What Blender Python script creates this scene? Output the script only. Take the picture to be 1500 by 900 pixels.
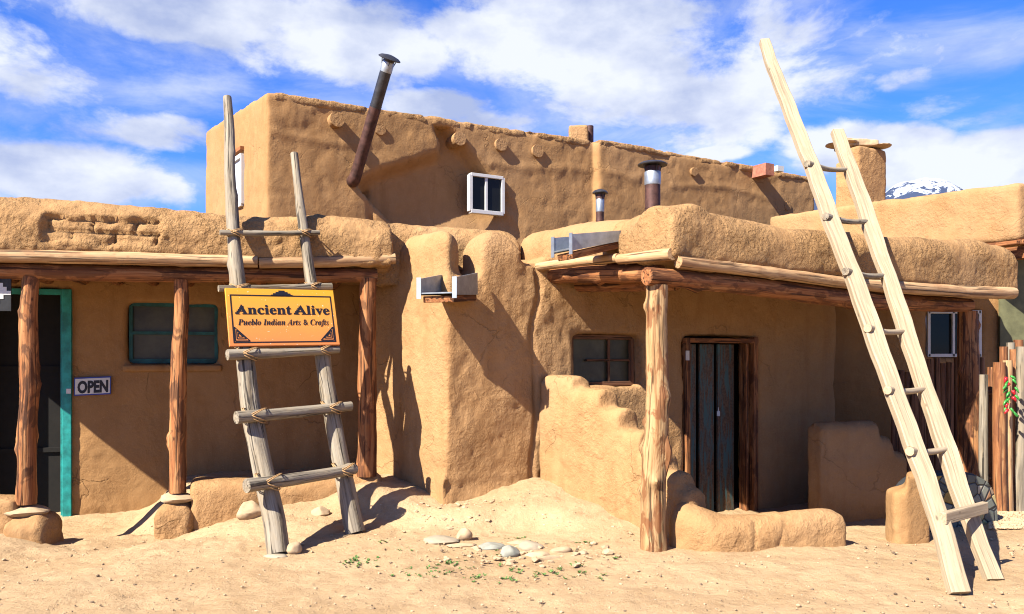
import bpy, math, random
import numpy as np
from mathutils import Vector, Matrix

random.seed(7)
S = bpy.context.scene
for o in list(bpy.data.objects):
    bpy.data.objects.remove(o, do_unlink=True)
COL = S.collection

# ------------------------------------------------------------------ camera
EYE, F, CX, HY = 1.6, 1200.0, 750.0, 520.0
cam_d = bpy.data.cameras.new('camera'); cam = bpy.data.objects.new('camera', cam_d); COL.objects.link(cam)
cam.location = (0, 0, EYE); cam.rotation_euler = (math.radians(90), 0, 0)
cam_d.sensor_width = 36; cam_d.lens = 36 * F / 1500; cam_d.shift_y = (HY - 450) / 1500
cam_d.clip_start = 0.05; cam_d.clip_end = 30000
S.camera = cam

# ------------------------------------------------------------------ light
SUN_AZ, SUN_EL = 43.5, 41.0        # horizontal travel angle of the light from +X towards +Y; height
a, e = math.radians(SUN_AZ), math.radians(SUN_EL)
TO_SUN = Vector((-math.cos(a) * math.cos(e), -math.sin(a) * math.cos(e), math.sin(e)))
sd = bpy.data.lights.new('sun', 'SUN'); sun = bpy.data.objects.new('sun', sd); COL.objects.link(sun)
sd.energy = 5.0; sd.angle = math.radians(0.5); sd.color = (1.0, 0.93, 0.82)
sun.rotation_euler = TO_SUN.to_track_quat('Z', 'Y').to_euler(); sun.location = (-20, -20, 30)
S.view_settings.view_transform = 'Standard'; S.view_settings.look = 'None'
S.view_settings.exposure = 1.78; S.view_settings.gamma = 1.0
S.view_settings.use_curve_mapping = False
S.cycles.filter_width = 1.1

W = bpy.data.worlds.new('World'); S.world = W; W.use_nodes = True
wt = W.node_tree; wn = wt.nodes; wl = wt.links
for n_ in list(wn): wn.remove(n_)

def nd(tree, kind, **kw):
    n = tree.nodes.new(kind)
    for k, v in kw.items():
        if k.startswith('i_'):
            n.inputs[k[2:].replace('_', ' ')].default_value = v
        else:
            setattr(n, k, v)
    return n

def mth(tree, op, a_, b_=None, c_=None, clamp=False):
    n = tree.nodes.new('ShaderNodeMath'); n.operation = op; n.use_clamp = clamp
    for i, v in enumerate((a_, b_, c_)):
        if v is None: continue
        if isinstance(v, (int, float)): n.inputs[i].default_value = v
        else: tree.links.new(v, n.inputs[i])
    return n.outputs[0]

sky = nd(wt, 'ShaderNodeTexSky', sky_type='NISHITA', sun_disc=False)
sky.sun_elevation = e; sky.sun_rotation = math.atan2(TO_SUN.x, TO_SUN.y); sky.altitude = 2100
sky.air_density = 1.0; sky.dust_density = 0.25; sky.ozone_density = 2.0
tc = nd(wt, 'ShaderNodeTexCoord')
sep = nd(wt, 'ShaderNodeSeparateXYZ'); wl.new(tc.outputs['Generated'], sep.inputs[0])
az = mth(wt, 'ARCTAN2', sep.outputs[0], sep.outputs[1])
el = mth(wt, 'ARCSINE', sep.outputs[2])
cmb = nd(wt, 'ShaderNodeCombineXYZ'); wl.new(az, cmb.inputs[0]); wl.new(el, cmb.inputs[1])
# cloud banks: centre (px, py), radii (px), weight, in the direction of the sky where they stand
banks = [(330, 20, 360, 75, .95), (520, 75, 260, 62, .9), (30, 120, 190, 100, .62), (480, 155, 160, 40, .3), (120, 258, 200, 46, 1.3), (40, 250, 150, 50, 1.25),
         (235, 190, 95, 30, .85), (640, 155, 110, 34, .85), (700, 180, 150, 34, .6), (900, 60, 300, 120, .95), (1010, 150, 260, 90, .85),
         (1080, 30, 180, 90, .7), (700, 50, 120, 50, .8), (1215, 215, 85, 44, 1.25), (1290, 222, 115, 40, 1.2), (1400, 250, 150, 40, 1.2), (1480, 215, 110, 42, 1.1),
         (1326, 116, 60, 22, .52), (1310, 126, 40, 12, .5), (1395, 152, 110, 24, .5), (1460, 172, 110, 26, .45), (1320, 60, 230, 60, .34), (1440, 60, 170, 50, .45),
         (1240, 120, 100, 50, .3), (1050, 225, 60, 16, .8), (615, 98, 60, 20, .8), (150, 150, 220, 60, .42), (-150, 150, 200, 120, .9), (1750, 150, 220, 90, .9)]
tot = None
for (bx_, by_, rx_, ry_, w_) in banks:
    A_ = math.atan((bx_ - CX) / F); E_ = math.atan((HY - by_) / F * math.cos(A_))
    sa = rx_ / F * math.cos(A_) ** 2; se = ry_ / F * math.cos(A_) * math.cos(E_) ** 2
    v = nd(wt, 'ShaderNodeVectorMath', operation='SUBTRACT'); wl.new(cmb.outputs[0], v.inputs[0]); v.inputs[1].default_value = (A_, E_, 0)
    m = nd(wt, 'ShaderNodeVectorMath', operation='MULTIPLY'); wl.new(v.outputs[0], m.inputs[0]); m.inputs[1].default_value = (1 / sa, 1 / se, 0)
    ln = nd(wt, 'ShaderNodeVectorMath', operation='LENGTH'); wl.new(m.outputs[0], ln.inputs[0])
    mr = nd(wt, 'ShaderNodeMapRange', interpolation_type='SMOOTHSTEP')
    wl.new(ln.outputs['Value'], mr.inputs['Value'])
    mr.inputs['From Min'].default_value = 0.1; mr.inputs['From Max'].default_value = 1.45
    mr.inputs['To Min'].default_value = w_; mr.inputs['To Max'].default_value = 0
    tot = mr.outputs[0] if tot is None else mth(wt, 'MAXIMUM', tot, mr.outputs[0])
def skynoise(sc, det, rough, off, dist=0.0):
    mp = nd(wt, 'ShaderNodeMapping'); wl.new(cmb.outputs[0], mp.inputs[0])
    mp.inputs['Scale'].default_value = (1.0, 1.75, 1.0); mp.inputs['Location'].default_value = off
    nz = nd(wt, 'ShaderNodeTexNoise'); wl.new(mp.outputs[0], nz.inputs['Vector'])
    nz.inputs['Scale'].default_value = sc; nz.inputs['Detail'].default_value = det; nz.inputs['Roughness'].default_value = rough
    nz.inputs['Distortion'].default_value = dist
    return nz.outputs['Fac']
nb = skynoise(7.0, 11, 0.60, (3.1, 1.7, 0), 0.22)
tot = mth(wt, 'ADD', tot, mth(wt, 'MULTIPLY', mth(wt, 'LESS_THAN', sep.outputs[1], 0.25), 0.14))  # extra cloud out of view, added to neutralise the blue fill light
dens = mth(wt, 'ADD', tot, mth(wt, 'MULTIPLY', mth(wt, 'SUBTRACT', nb, 0.5), 2.6))
mr = nd(wt, 'ShaderNodeMapRange', interpolation_type='SMOOTHSTEP'); wl.new(dens, mr.inputs['Value'])
mr.inputs['From Min'].default_value = 0.16; mr.inputs['From Max'].default_value = 0.74
veil = nd(wt, 'ShaderNodeMapRange', interpolation_type='SMOOTHSTEP'); wl.new(mth(wt, 'ADD', skynoise(3.4, 9, .62, (1.3, 9.1, 0), .8), mth(wt, 'MULTIPLY', tot, .22)), veil.inputs['Value'])
veil.inputs['From Min'].default_value = 0.42; veil.inputs['From Max'].default_value = 0.86; veil.inputs['To Max'].default_value = 0.75
dfac = mth(wt, 'MULTIPLY', mth(wt, 'MAXIMUM', mr.outputs[0], veil.outputs[0]), 0.97)
shade = skynoise(5.5, 6, 0.55, (8.3, 4.43, 0))
cr = nd(wt, 'ShaderNodeValToRGB'); wl.new(mth(wt, 'ADD', mth(wt, 'MULTIPLY', mth(wt, 'SUBTRACT', shade, 0.5), 1.7), 0.5), cr.inputs[0])
cr.color_ramp.elements[0].position = 0.28; cr.color_ramp.elements[0].color = (2.7, 3.2, 4.8, 1)
cr.color_ramp.elements[1].position = 0.66; cr.color_ramp.elements[1].color = (5.5, 5.75, 6.3, 1)
tint = nd(wt, 'ShaderNodeMix', data_type='RGBA', blend_type='MULTIPLY'); tint.inputs[0].default_value = 1.0
wl.new(sky.outputs[0], tint.inputs[6]); tint.inputs[7].default_value = (0.36, 0.76, 1.58, 1)
mx = nd(wt, 'ShaderNodeMix', data_type='RGBA'); wl.new(dfac, mx.inputs[0]); wl.new(tint.outputs[2], mx.inputs[6]); wl.new(cr.outputs[0], mx.inputs[7])
bg = nd(wt, 'ShaderNodeBackground'); wl.new(mx.outputs[2], bg.inputs[0]); bg.inputs[1].default_value = 0.05
wo = nd(wt, 'ShaderNodeOutputWorld'); wl.new(bg.outputs[0], wo.inputs[0])

# ------------------------------------------------------------------ geometry helpers
def P(px, py, Y):
    return Vector(((px - CX) / F * Y, Y, EYE + (HY - py) / F * Y))
def ZZ(py, Y): return EYE + (HY - py) / F * Y

class Plane:
    """vertical plane through (x,y) along a direction; out = normal on the camera's side"""
    def __init__(s, x, y, dx, dy):
        l = math.hypot(dx, dy); s.x, s.y, s.dx, s.dy = x, y, dx / l, dy / l
        s.nx, s.ny = s.dy, -s.dx
    def off(s, d): return Plane(s.x + s.nx * d, s.y + s.ny * d, s.dx, s.dy)
    def at(s, px):
        k = (px - CX) / F
        t = (k * s.y - s.x) / (s.dx - k * s.dy)
        return s.x + s.dx * t, s.y + s.dy * t
    def xyz(s, px, py):
        x, y = s.at(px); return Vector((x, y, ZZ(py, y)))
    def pt(s, px, d=0.0):
        x, y = s.at(px); return (x + s.nx * d, y + s.ny * d)

c30, s30 = math.cos(math.radians(30)), math.sin(math.radians(30))
LF = Plane(-4.38, 7.45, math.cos(math.radians(16)), math.sin(math.radians(16)))
LB = LF.off(-1.5)
RF = Plane(1.18, 6.75, c30, s30)
RB = Plane(.23, 8.40, c30, s30)
RS = Plane(1.33, 6.66, .5, -.866)      # left side of the right porch (outwards = left)
UF = Plane(-3.3, 11.0, c30, s30)
US = Plane(-3.3, 11.0, .563, -.826)
FS = Plane(6.49, 10.5, .5, -.866)      # left face of the far right house

def hashn(ix, iy, iz, seed):
    h = (ix * 374761393 + iy * 668265263 + iz * 1440662683 + seed * 974634777) & 0xFFFFFFFF
    h = ((h ^ (h >> 13)) * 1274126177) & 0xFFFFFFFF
    h = ((h ^ (h >> 16)) * 2246822519) & 0xFFFFFFFF
    return ((h ^ (h >> 15)) & 0xFFFFFF) / float(0xFFFFFF)
def vnoise(p, scale, seed=0):
    q = np.asarray(p, dtype=np.float64) * scale + 1000.0
    i = np.floor(q).astype(np.int64); f = q - i; f = f * f * (3 - 2 * f)
    r = 0
    for dx in (0, 1):
        for dy in (0, 1):
            for dz in (0, 1):
                w = (f[:, 0] if dx else 1 - f[:, 0]) * (f[:, 1] if dy else 1 - f[:, 1]) * (f[:, 2] if dz else 1 - f[:, 2])
                r = r + w * hashn(i[:, 0] + dx, i[:, 1] + dy, i[:, 2] + dz, seed)
    return r * 2 - 1
def fbm(p, scale, octv=3, seed=0, g=0.5):
    r = 0; a_ = 1.0; t = 0
    for k in range(octv):
        r = r + a_ * vnoise(p, scale * 2.03 ** k, seed + k * 17); t += a_; a_ *= g
    return r / t
def sstep(x, a_, b_):
    t = np.clip((x - a_) / (b_ - a_), 0, 1); return t * t * (3 - 2 * t)

def mk(name, verts, faces, mat, parent=None, smooth=False, attr=None, loc=None, sharp=None):
    """one mesh object; verts in world coordinates; origin at its base"""
    v = np.asarray([tuple(p) for p in verts], dtype=np.float64) if not isinstance(verts, np.ndarray) else verts
    if loc is None:
        loc = Vector(((v[:, 0].min() + v[:, 0].max()) / 2, (v[:, 1].min() + v[:, 1].max()) / 2, v[:, 2].min()))
    else: loc = Vector(loc)
    me = bpy.data.meshes.new(name); vl = v - np.array(loc)[None, :]
    me.from_pydata(vl.tolist(), [], faces)
    if smooth:
        me.polygons.foreach_set('use_smooth', [True] * len(me.polygons))
    if attr is not None:
        at = me.attributes.new('grain', 'FLOAT_VECTOR', 'POINT')
        at.data.foreach_set('vector', np.asarray(attr, dtype=np.float32).ravel())
    me.update()
    if sharp is not None and smooth:
        me.set_sharp_from_angle(angle=math.radians(sharp))
    o = bpy.data.objects.new(name, me); COL.objects.link(o)
    if mat: me.materials.append(mat)
    if parent is not None:
        o.parent = parent
        o.location = loc - root_loc(parent)
    else: o.location = loc
    return o
def root_loc(o):
    l = Vector(o.location)
    while o.parent: o = o.parent; l += Vector(o.location)
    return l
def tag(o, label=None, cat=None, group=None, kind=None):
    if label: o['label'] = label
    if cat: o['category'] = cat
    if group: o['group'] = group
    if kind: o['kind'] = kind
    return o
def thing(name, loc, label, cat, group=None):
    o = bpy.data.objects.new(name, None); COL.objects.link(o); o.location = loc
    o.empty_display_size = 0.2
    return tag(o, label, cat, group)

HF = [(0, 3, 2, 1), (4, 5, 6, 7), (0, 1, 5, 4), (1, 2, 6, 5), (2, 3, 7, 6), (3, 0, 4, 7)]
def hexa(pts, zb, zt):
    zb = [zb] * 4 if isinstance(zb, (int, float)) else zb
    zt = [zt] * 4 if isinstance(zt, (int, float)) else zt
    # make the footprint counter-clockwise
    A_ = sum(pts[i][0] * pts[(i + 1) % 4][1] - pts[(i + 1) % 4][0] * pts[i][1] for i in range(4))
    idx = range(4) if A_ > 0 else (3, 2, 1, 0)
    v = [(pts[i][0], pts[i][1], zb[i]) for i in idx] + [(pts[i][0], pts[i][1], zt[i]) for i in idx]
    return v, HF
def wseg(pl, px0, px1, fr, bk, zb, zt):
    """a stretch of wall on plane pl between two picture columns; fr / bk = offsets outwards"""
    z0 = zb if isinstance(zb, (tuple, list)) else (zb, zb); z1 = zt if isinstance(zt, (tuple, list)) else (zt, zt)
    x0, y0 = pl.at(px0); x1, y1 = pl.at(px1)
    o = lambda x, y, d: (x + pl.nx * d, y + pl.ny * d)
    return hexa([o(x0, y0, fr), o(x1, y1, fr), o(x1, y1, bk), o(x0, y0, bk)], [z0[0], z0[1], z0[1], z0[0]], [z1[0], z1[1], z1[1], z1[0]])
def rseg(pl, px0, px1, fr, bk, zb, zt, r=.16):
    """wall stretch with a rounded top"""
    zt = zt if isinstance(zt, (tuple, list)) else (zt, zt); out = []
    for ins, dz in ((0, 1.0), (.14, .62), (.36, .30), (.70, .08), (.95, 0)):
        out.append(wseg(pl, px0, px1, fr - r * ins, bk + r * ins, zb, (zt[0] - r * dz, zt[1] - r * dz)))
    return out
def rhexa(pts, zb, zt, r=.12):
    zt = [zt] * 4 if isinstance(zt, (int, float)) else zt; out = []
    def inset(d):
        P_ = [Vector(p) for p in pts]; A_ = sum(P_[i].x * P_[(i + 1) % 4].y - P_[(i + 1) % 4].x * P_[i].y for i in range(4)); sg_ = 1 if A_ > 0 else -1; o_ = []
        for i in range(4):
            a_, b_, c_ = P_[i - 1], P_[i], P_[(i + 1) % 4]; e1 = (b_ - a_).normalized(); e2 = (c_ - b_).normalized()
            n1 = Vector((-e1.y, e1.x)) * sg_; n2 = Vector((-e2.y, e2.x)) * sg_; m = (n1 + n2); k = d / max(.35, 1 + n1.dot(n2)); o_.append(tuple(b_ + m * k))
        return o_
    for ins, dz in ((0, 1.0), (.14, .62), (.36, .30), (.70, .08), (.95, 0)): out.append(hexa(inset(r * ins), zb, [z - r * dz for z in zt]))
    return out
def merge(parts):
    V, Fc = [], []
    for v, f in parts:
        b = len(V); V += [tuple(p) for p in v]; Fc += [tuple(i + b for i in q) for q in f]
    return V, Fc

def adobe(name, parts, mat, parent=None, voxel=0.035, smooth=14, low=.022, mid=.006, seed=1, hook=None, chip=0.007):
    V, Fc = merge(parts)
    me = bpy.data.meshes.new('t'); me.from_pydata(V, [], Fc); me.update()
    t = bpy.data.objects.new('t', me); COL.objects.link(t)
    m = t.modifiers.new('r', 'REMESH'); m.mode = 'VOXEL'; m.voxel_size = voxel; m.use_smooth_shade = True
    if smooth:
        m = t.modifiers.new('s', 'SMOOTH'); m.factor = .5; m.iterations = smooth
    dg = bpy.context.evaluated_depsgraph_get(); ev = t.evaluated_get(dg); em = ev.to_mesh()
    n = len(em.vertices); co = np.empty(n * 3); em.vertices.foreach_get('co', co); co = co.reshape(-1, 3)
    no = np.empty(n * 3, dtype=np.float32); em.vertex_normals.foreach_get('vector', no); no = no.reshape(-1, 3).astype(np.float64)
    faces = [tuple(p.vertices) for p in em.polygons]
    ev.to_mesh_clear(); bpy.data.objects.remove(t, do_unlink=True)
    d = low * fbm(co, 1.6, 3, seed) + mid * fbm(co, 14.0, 3, seed + 50) - chip * sstep(fbm(co, 6.5, 3, seed + 90), .12, .34)
    if hook: d = d + hook(co, no)
    co = co + no * d[:, None]
    return mk(name, co, faces, mat, parent, smooth=True)

def box(c, u, v, w):
    """box with centre c and three half-extent vectors"""
    c, u, v, w = map(Vector, (c, u, v, w))
    if u.cross(v).dot(w) < 0: w = -w
    V = [c + u * a_ + v * b_ + w * g_ for g_ in (-1, 1) for a_, b_ in ((-1, -1), (1, -1), (1, 1), (-1, 1))]
    return V, HF
def bar(p0, p1, ww, hh, up=(0, 0, 1)):
    p0, p1 = Vector(p0), Vector(p1); d = (p1 - p0); up = Vector(up)
    sdir = d.cross(up).normalized(); u2 = sdir.cross(d).normalized()
    return box((p0 + p1) / 2, d / 2, sdir * ww / 2, u2 * hh / 2)
def meshparts(name, parts, mat, parent=None, **k):
    V, Fc = merge(parts); return mk(name, V, Fc, mat, parent, **k)
def bevel(o, w=.008, seg=2):
    m = o.modifiers.new('bevel', 'BEVEL'); m.width = w; m.segments = seg; m.limit_method = 'ANGLE'; return o

def tube(path, radii, seg=16, rough=.06, seed=0, sq=0.0, knots=0, step=.06, cap=True):
    """a log along a path; returns verts, faces, grain coordinates"""
    path = [Vector(p) for p in path]
    if isinstance(radii, (int, float)): radii = [radii] * len(path)
    # resample (Catmull-like linear with smoothing)
    pts, rr, ss = [], [], []
    L = 0
    for i in range(len(path) - 1):
        a_, b_ = path[i], path[i + 1]; l = (b_ - a_).length; n = max(1, int(l / step))
        p_ = path[i - 1] if i > 0 else a_ - (b_ - a_); q_ = path[i + 2] if i + 2 < len(path) else b_ + (b_ - a_)
        for k in range(n):
            t = k / n
            pt = 0.5 * ((2 * a_) + (b_ - p_) * t + (2 * p_ - 5 * a_ + 4 * b_ - q_) * t * t + (3 * a_ - p_ - 3 * b_ + q_) * t ** 3)
            pts.append(pt); rr.append(radii[i] * (1 - t) + radii[i + 1] * t); ss.append(L + l * t)
        L += l
    pts.append(path[-1]); rr.append(radii[-1]); ss.append(L)
    rnd = random.Random(seed)
    kn = [(rnd.uniform(.1, .95) * L, rnd.uniform(0, 6.28), rnd.uniform(.035, .07), rnd.uniform(.15, .42)) for _ in range(knots)]
    V, G = [], []
    d0 = (pts[1] - pts[0]).normalized()
    ref = Vector((0, 0, 1)) if abs(d0.z) < .9 else Vector((1, 0, 0))
    for i, p in enumerate(pts):
        d = (pts[min(i + 1, len(pts) - 1)] - pts[max(i - 1, 0)]).normalized()
        u = d.cross(ref).normalized(); v = u.cross(d)
        for k in range(seg):
            th = 2 * math.pi * k / seg
            V.append((p, u, v, th, rr[i], ss[i]))
    arr = np.array([(math.cos(q[3]) * 1.2 + seed * 3.1, math.sin(q[3]) * 1.2, q[5] * 2.6 + seed) for q in V])
    nz = fbm(arr, 1.0, 3, seed) * rough + fbm(arr * np.array([3.0, 3.0, 2.2]), 1.3, 2, seed + 5) * rough * .55
    out = []
    for j, (p, u, v, th, r, s_) in enumerate(V):
        rad = r * (1 + nz[j])
        for (ks, kt, kw, kh) in kn:
            da = abs((th - kt + math.pi) % (2 * math.pi) - math.pi) * r
            rad += r * kh * math.exp(-((s_ - ks) ** 2 + da * da) / (kw * kw) * 1.6)
        if sq: rad *= 1 + sq * (abs(math.cos(2 * th)) - .5)
        out.append(p + u * math.cos(th) * rad + v * math.sin(th) * rad)
        G.append((math.cos(th) * r, math.sin(th) * r, s_))
    n = len(pts); Fc = []
    for i in range(n - 1):
        for k in range(seg):
            a_ = i * seg + k; b_ = i * seg + (k + 1) % seg
            Fc.append((a_, b_, b_ + seg, a_ + seg))
    if cap:
        Fc.append(tuple(range(seg - 1, -1, -1))); Fc.append(tuple(range((n - 1) * seg, n * seg)))
    return out, Fc, G
def log(name, path, radii, mat, parent=None, **k):
    loc = k.pop('loc', None)
    V, Fc, G = tube(path, radii, **k)
    # faces oriented outwards
    return mk(name, V, Fc, mat, parent, smooth=True, attr=np.array(G) + np.array([random.uniform(0, 5), 0, random.uniform(0, 9)]), loc=loc, sharp=50)

def lathe(c, prof, seg=24, axis=(0, 0, 1)):
    """prof: list of (radius, height)"""
    ax = Vector(axis).normalized(); ref = Vector((1, 0, 0)) if abs(ax.x) < .9 else Vector((0, 1, 0))
    u = ax.cross(ref).normalized(); v = ax.cross(u); c = Vector(c); V, Fc = [], []
    for r, h in prof:
        for k in range(seg):
            th = 2 * math.pi * k / seg; V.append(c + ax * h + (u * math.cos(th) + v * math.sin(th)) * r)
    for i in range(len(prof) - 1):
        for k in range(seg):
            a_ = i * seg + k; b_ = i * seg + (k + 1) % seg; Fc.append((a_, b_, b_ + seg, a_ + seg))
    Fc.append(tuple(range(seg - 1, -1, -1))); Fc.append(tuple(range((len(prof) - 1) * seg, len(prof) * seg)))
    return V, Fc

def rock(name, c, rx, ry, rz, mat, parent=None, seed=0, rot=0.0, flat=.0, n=3, amp=.22):
    import bmesh
    bm = bmesh.new(); bmesh.ops.create_icosphere(bm, subdivisions=n, radius=1)
    v = np.array([tuple(x.co) for x in bm.verts]); fs = [tuple(q.index for q in p.verts) for p in bm.faces]; bm.free()
    d = 1 + amp * fbm(v + seed * 3.3, 1.1, 2, seed) + .05 * vnoise(v, 5, seed)
    v = v * d[:, None]
    # chip flats
    r_ = random.Random(seed)
    for _ in range(7):
        nn = Vector((r_.uniform(-1, 1), r_.uniform(-1, 1), r_.uniform(-.3, 1))).normalized(); k = r_.uniform(.62, .85)
        dd = v @ np.array(nn); m = dd > k; v[m] -= np.outer((dd[m] - k) * .9, np.array(nn))
    v *= np.array([rx, ry, rz]); ca, sa = math.cos(rot), math.sin(rot)
    v = np.stack([v[:, 0] * ca - v[:, 1] * sa, v[:, 0] * sa + v[:, 1] * ca, v[:, 2]], 1) + np.array(tuple(c))
    return mk(name, v, fs, mat, parent, smooth=True, sharp=38)

def gbars(name, lst, mat, par, bv=.006):
    """timbers in one part: each (p0, p1, width, height[, up]) with the grain along its length"""
    V, Fc, G = [], [], []
    for i, q_ in enumerate(lst):
        v, f = bar(*q_); b_ = len(V); p0, p1 = Vector(q_[0]), Vector(q_[1]); d = (p1 - p0).normalized()
        ref = Vector((0, 0, 1)) if abs(d.z) < .9 else Vector((1, 0, 0)); u = d.cross(ref).normalized(); w = u.cross(d)
        for p in v: r_ = Vector(p) - p0; G.append((r_.dot(u) + i * 1.7, r_.dot(w), r_.dot(d) + i * 3.3 + p0.x))
        V += v; Fc += [tuple(k + b_ for k in q2) for q2 in f]
    return bevel(mk(name, V, Fc, mat, par, attr=np.array(G)), bv)

# ------------------------------------------------------------------ materials
KA = .60
def newmat(name):
    m = bpy.data.materials.new(name); m.use_nodes = True; t = m.node_tree
    b = t.nodes['Principled BSDF']; b.inputs['Specular IOR Level'].default_value = .25
    return m, t, b
def noise(t, vec, sc, det=4, ro=.55, dist=0.0):
    n = t.nodes.new('ShaderNodeTexNoise'); n.inputs['Scale'].default_value = sc; n.inputs['Detail'].default_value = det
    n.inputs['Roughness'].default_value = ro; n.inputs['Distortion'].default_value = dist
    t.links.new(vec, n.inputs['Vector']); return n.outputs['Fac']
def ramp(t, fac, stops):
    r = t.nodes.new('ShaderNodeValToRGB'); t.links.new(fac, r.inputs[0]); el_ = r.color_ramp.elements
    while len(el_) < len(stops): el_.new(.5)
    for e_, (p_, c_) in zip(el_, stops):
        e_.position = p_; e_.color = (*c_, 1) if len(c_) == 3 else c_
    return r.outputs[0]
def mixc(t, fac, a_, b_, mode='MIX'):
    m = t.nodes.new('ShaderNodeMix'); m.data_type = 'RGBA'; m.blend_type = mode
    for s_, v in ((m.inputs[0], fac), (m.inputs[6], a_), (m.inputs[7], b_)):
        if isinstance(v, (int, float)): s_.default_value = v
        elif isinstance(v, tuple): s_.default_value = (*v, 1)
        else: t.links.new(v, s_)
    return m.outputs[2]
def bump(t, h, strength, dist, prev=None):
    b = t.nodes.new('ShaderNodeBump'); b.inputs['Strength'].default_value = strength; b.inputs['Distance'].default_value = dist
    t.links.new(h, b.inputs['Height'])
    if prev is not None: t.links.new(prev, b.inputs['Normal'])
    return b.outputs[0]
def objc(t):
    n = t.nodes.new('ShaderNodeNewGeometry'); return n.outputs['Position']

def adobe_mat(name, base, rough=1.0, crack=.6, clod=1.0):
    base = tuple(x * KA for x in base)
    m, t, b = newmat(name); v = objc(t)
    c = mixc(t, ramp(t, noise(t, v, 1.1, 5, .6), [(.3, (0, 0, 0)), (.7, (1, 1, 1))]), tuple(x * .86 for x in base), tuple(min(1, x * 1.1) for x in base))
    c = mixc(t, ramp(t, noise(t, v, 5.5, 6, .65, .4), [(.42, (0, 0, 0)), (.72, (.55, .55, .55))]), c, (base[0] * .8, base[1] * .74, base[2] * .68))
    c = mixc(t, ramp(t, noise(t, v, 60, 3, .7), [(.52, (0, 0, 0)), (.75, (.45, .45, .45))]), c, (base[0] * 1.25, base[1] * 1.28, base[2] * 1.3))
    mps = t.nodes.new('ShaderNodeMapping'); t.links.new(v, mps.inputs[0]); mps.inputs['Scale'].default_value = (5.5, 5.5, .75)
    c = mixc(t, ramp(t, noise(t, mps.outputs[0], 1.0, 6, .65, .3), [(.50, (0, 0, 0)), (.72, (.6, .6, .6))]), c, (base[0] * .74, base[1] * .68, base[2] * .62))
    c = mixc(t, ramp(t, noise(t, v, .55, 3, .5), [(.52, (0, 0, 0)), (.60, (.45, .45, .45))]), c, (base[0] * .92, base[1] * .98, base[2] * 1.12))
    # pale straw flecks
    vo = t.nodes.new('ShaderNodeTexVoronoi'); vo.inputs['Scale'].default_value = 26; t.links.new(v, vo.inputs['Vector'])
    fl = ramp(t, vo.outputs['Distance'], [(.05, (1, 1, 1)), (.14, (0, 0, 0))])
    c = mixc(t, mth(t, 'MULTIPLY', fl, ramp(t, noise(t, v, 2.3, 2), [(.44, (0, 0, 0)), (.58, (.9, .9, .9))])), c, (base[0] * 1.4, base[1] * 1.5, base[2] * 1.65))
    # cracks
    warp = t.nodes.new('ShaderNodeVectorMath'); warp.operation = 'MULTIPLY_ADD'
    nn = t.nodes.new('ShaderNodeTexNoise'); nn.inputs['Scale'].default_value = 3.5; nn.inputs['Detail'].default_value = 5; t.links.new(v, nn.inputs['Vector'])
    t.links.new(nn.outputs['Color'], warp.inputs[0]); warp.inputs[1].default_value = (.45, .45, .45); t.links.new(v, warp.inputs[2])
    vc = t.nodes.new('ShaderNodeTexVoronoi'); vc.feature = 'DISTANCE_TO_EDGE'; vc.inputs['Scale'].default_value = 1.05; t.links.new(warp.outputs[0], vc.inputs['Vector'])
    line = ramp(t, vc.outputs['Distance'], [(.002, (1, 1, 1)), (.009, (0, 0, 0))])
    cm = mth(t, 'MULTIPLY', mth(t, 'MULTIPLY', line, ramp(t, noise(t, v, 1.7, 3), [(.5, (0, 0, 0)), (.6, (1, 1, 1))])), crack)
    c = mixc(t, cm, c, tuple(x * .38 for x in base))
    t.links.new(c, b.inputs['Base Color']); b.inputs['Roughness'].default_value = .95
    b.inputs['Specular IOR Level'].default_value = .08
    # relief: trowel swells, clods, grit, cracks
    h1 = noise(t, v, 4.5, 5, .62, .3)
    h2 = ramp(t, noise(t, v, 23, 5, .62, .25), [(.40, (0, 0, 0)), (.66, (1, 1, 1))])
    h3 = noise(t, v, 75, 4, .75)
    patch = mth(t, 'ADD', mth(t, 'MULTIPLY', ramp(t, noise(t, v, 1.9, 4, .6), [(.42, (0, 0, 0)), (.64, (1, 1, 1))]), .85), .15)
    nrm = bump(t, h1, .55 * rough, .035)
    nrm = bump(t, mth(t, 'MULTIPLY', h2, patch), .75 * clod, .022, nrm)
    nrm = bump(t, h3, .6 * rough, .007, nrm)
    nrm = bump(t, mth(t, 'SUBTRACT', 1.0, cm), .9, .012, nrm)
    t.links.new(nrm, b.inputs['Normal'])
    return m
AD = (.49, .286, .130)
M_adobe = adobe_mat('adobe plaster', AD, 1.0, .4, .6)
M_adobe_s = adobe_mat('smooth adobe plaster', (.45, .258, .113), .55, .35, .22)
M_adobe_r = adobe_mat('rough adobe plaster', (.475, .28, .126), 1.15, .2, 1.35)
M_adobe_d = adobe_mat('mud daub', (.45, .262, .12), 1.0, .6, .9)
M_adobe_shade = adobe_mat('shade-darkened plaster', (.42, .236, .100), .6, .5, .3)  # plaster colour darkened for the shade on the porch walls

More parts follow.
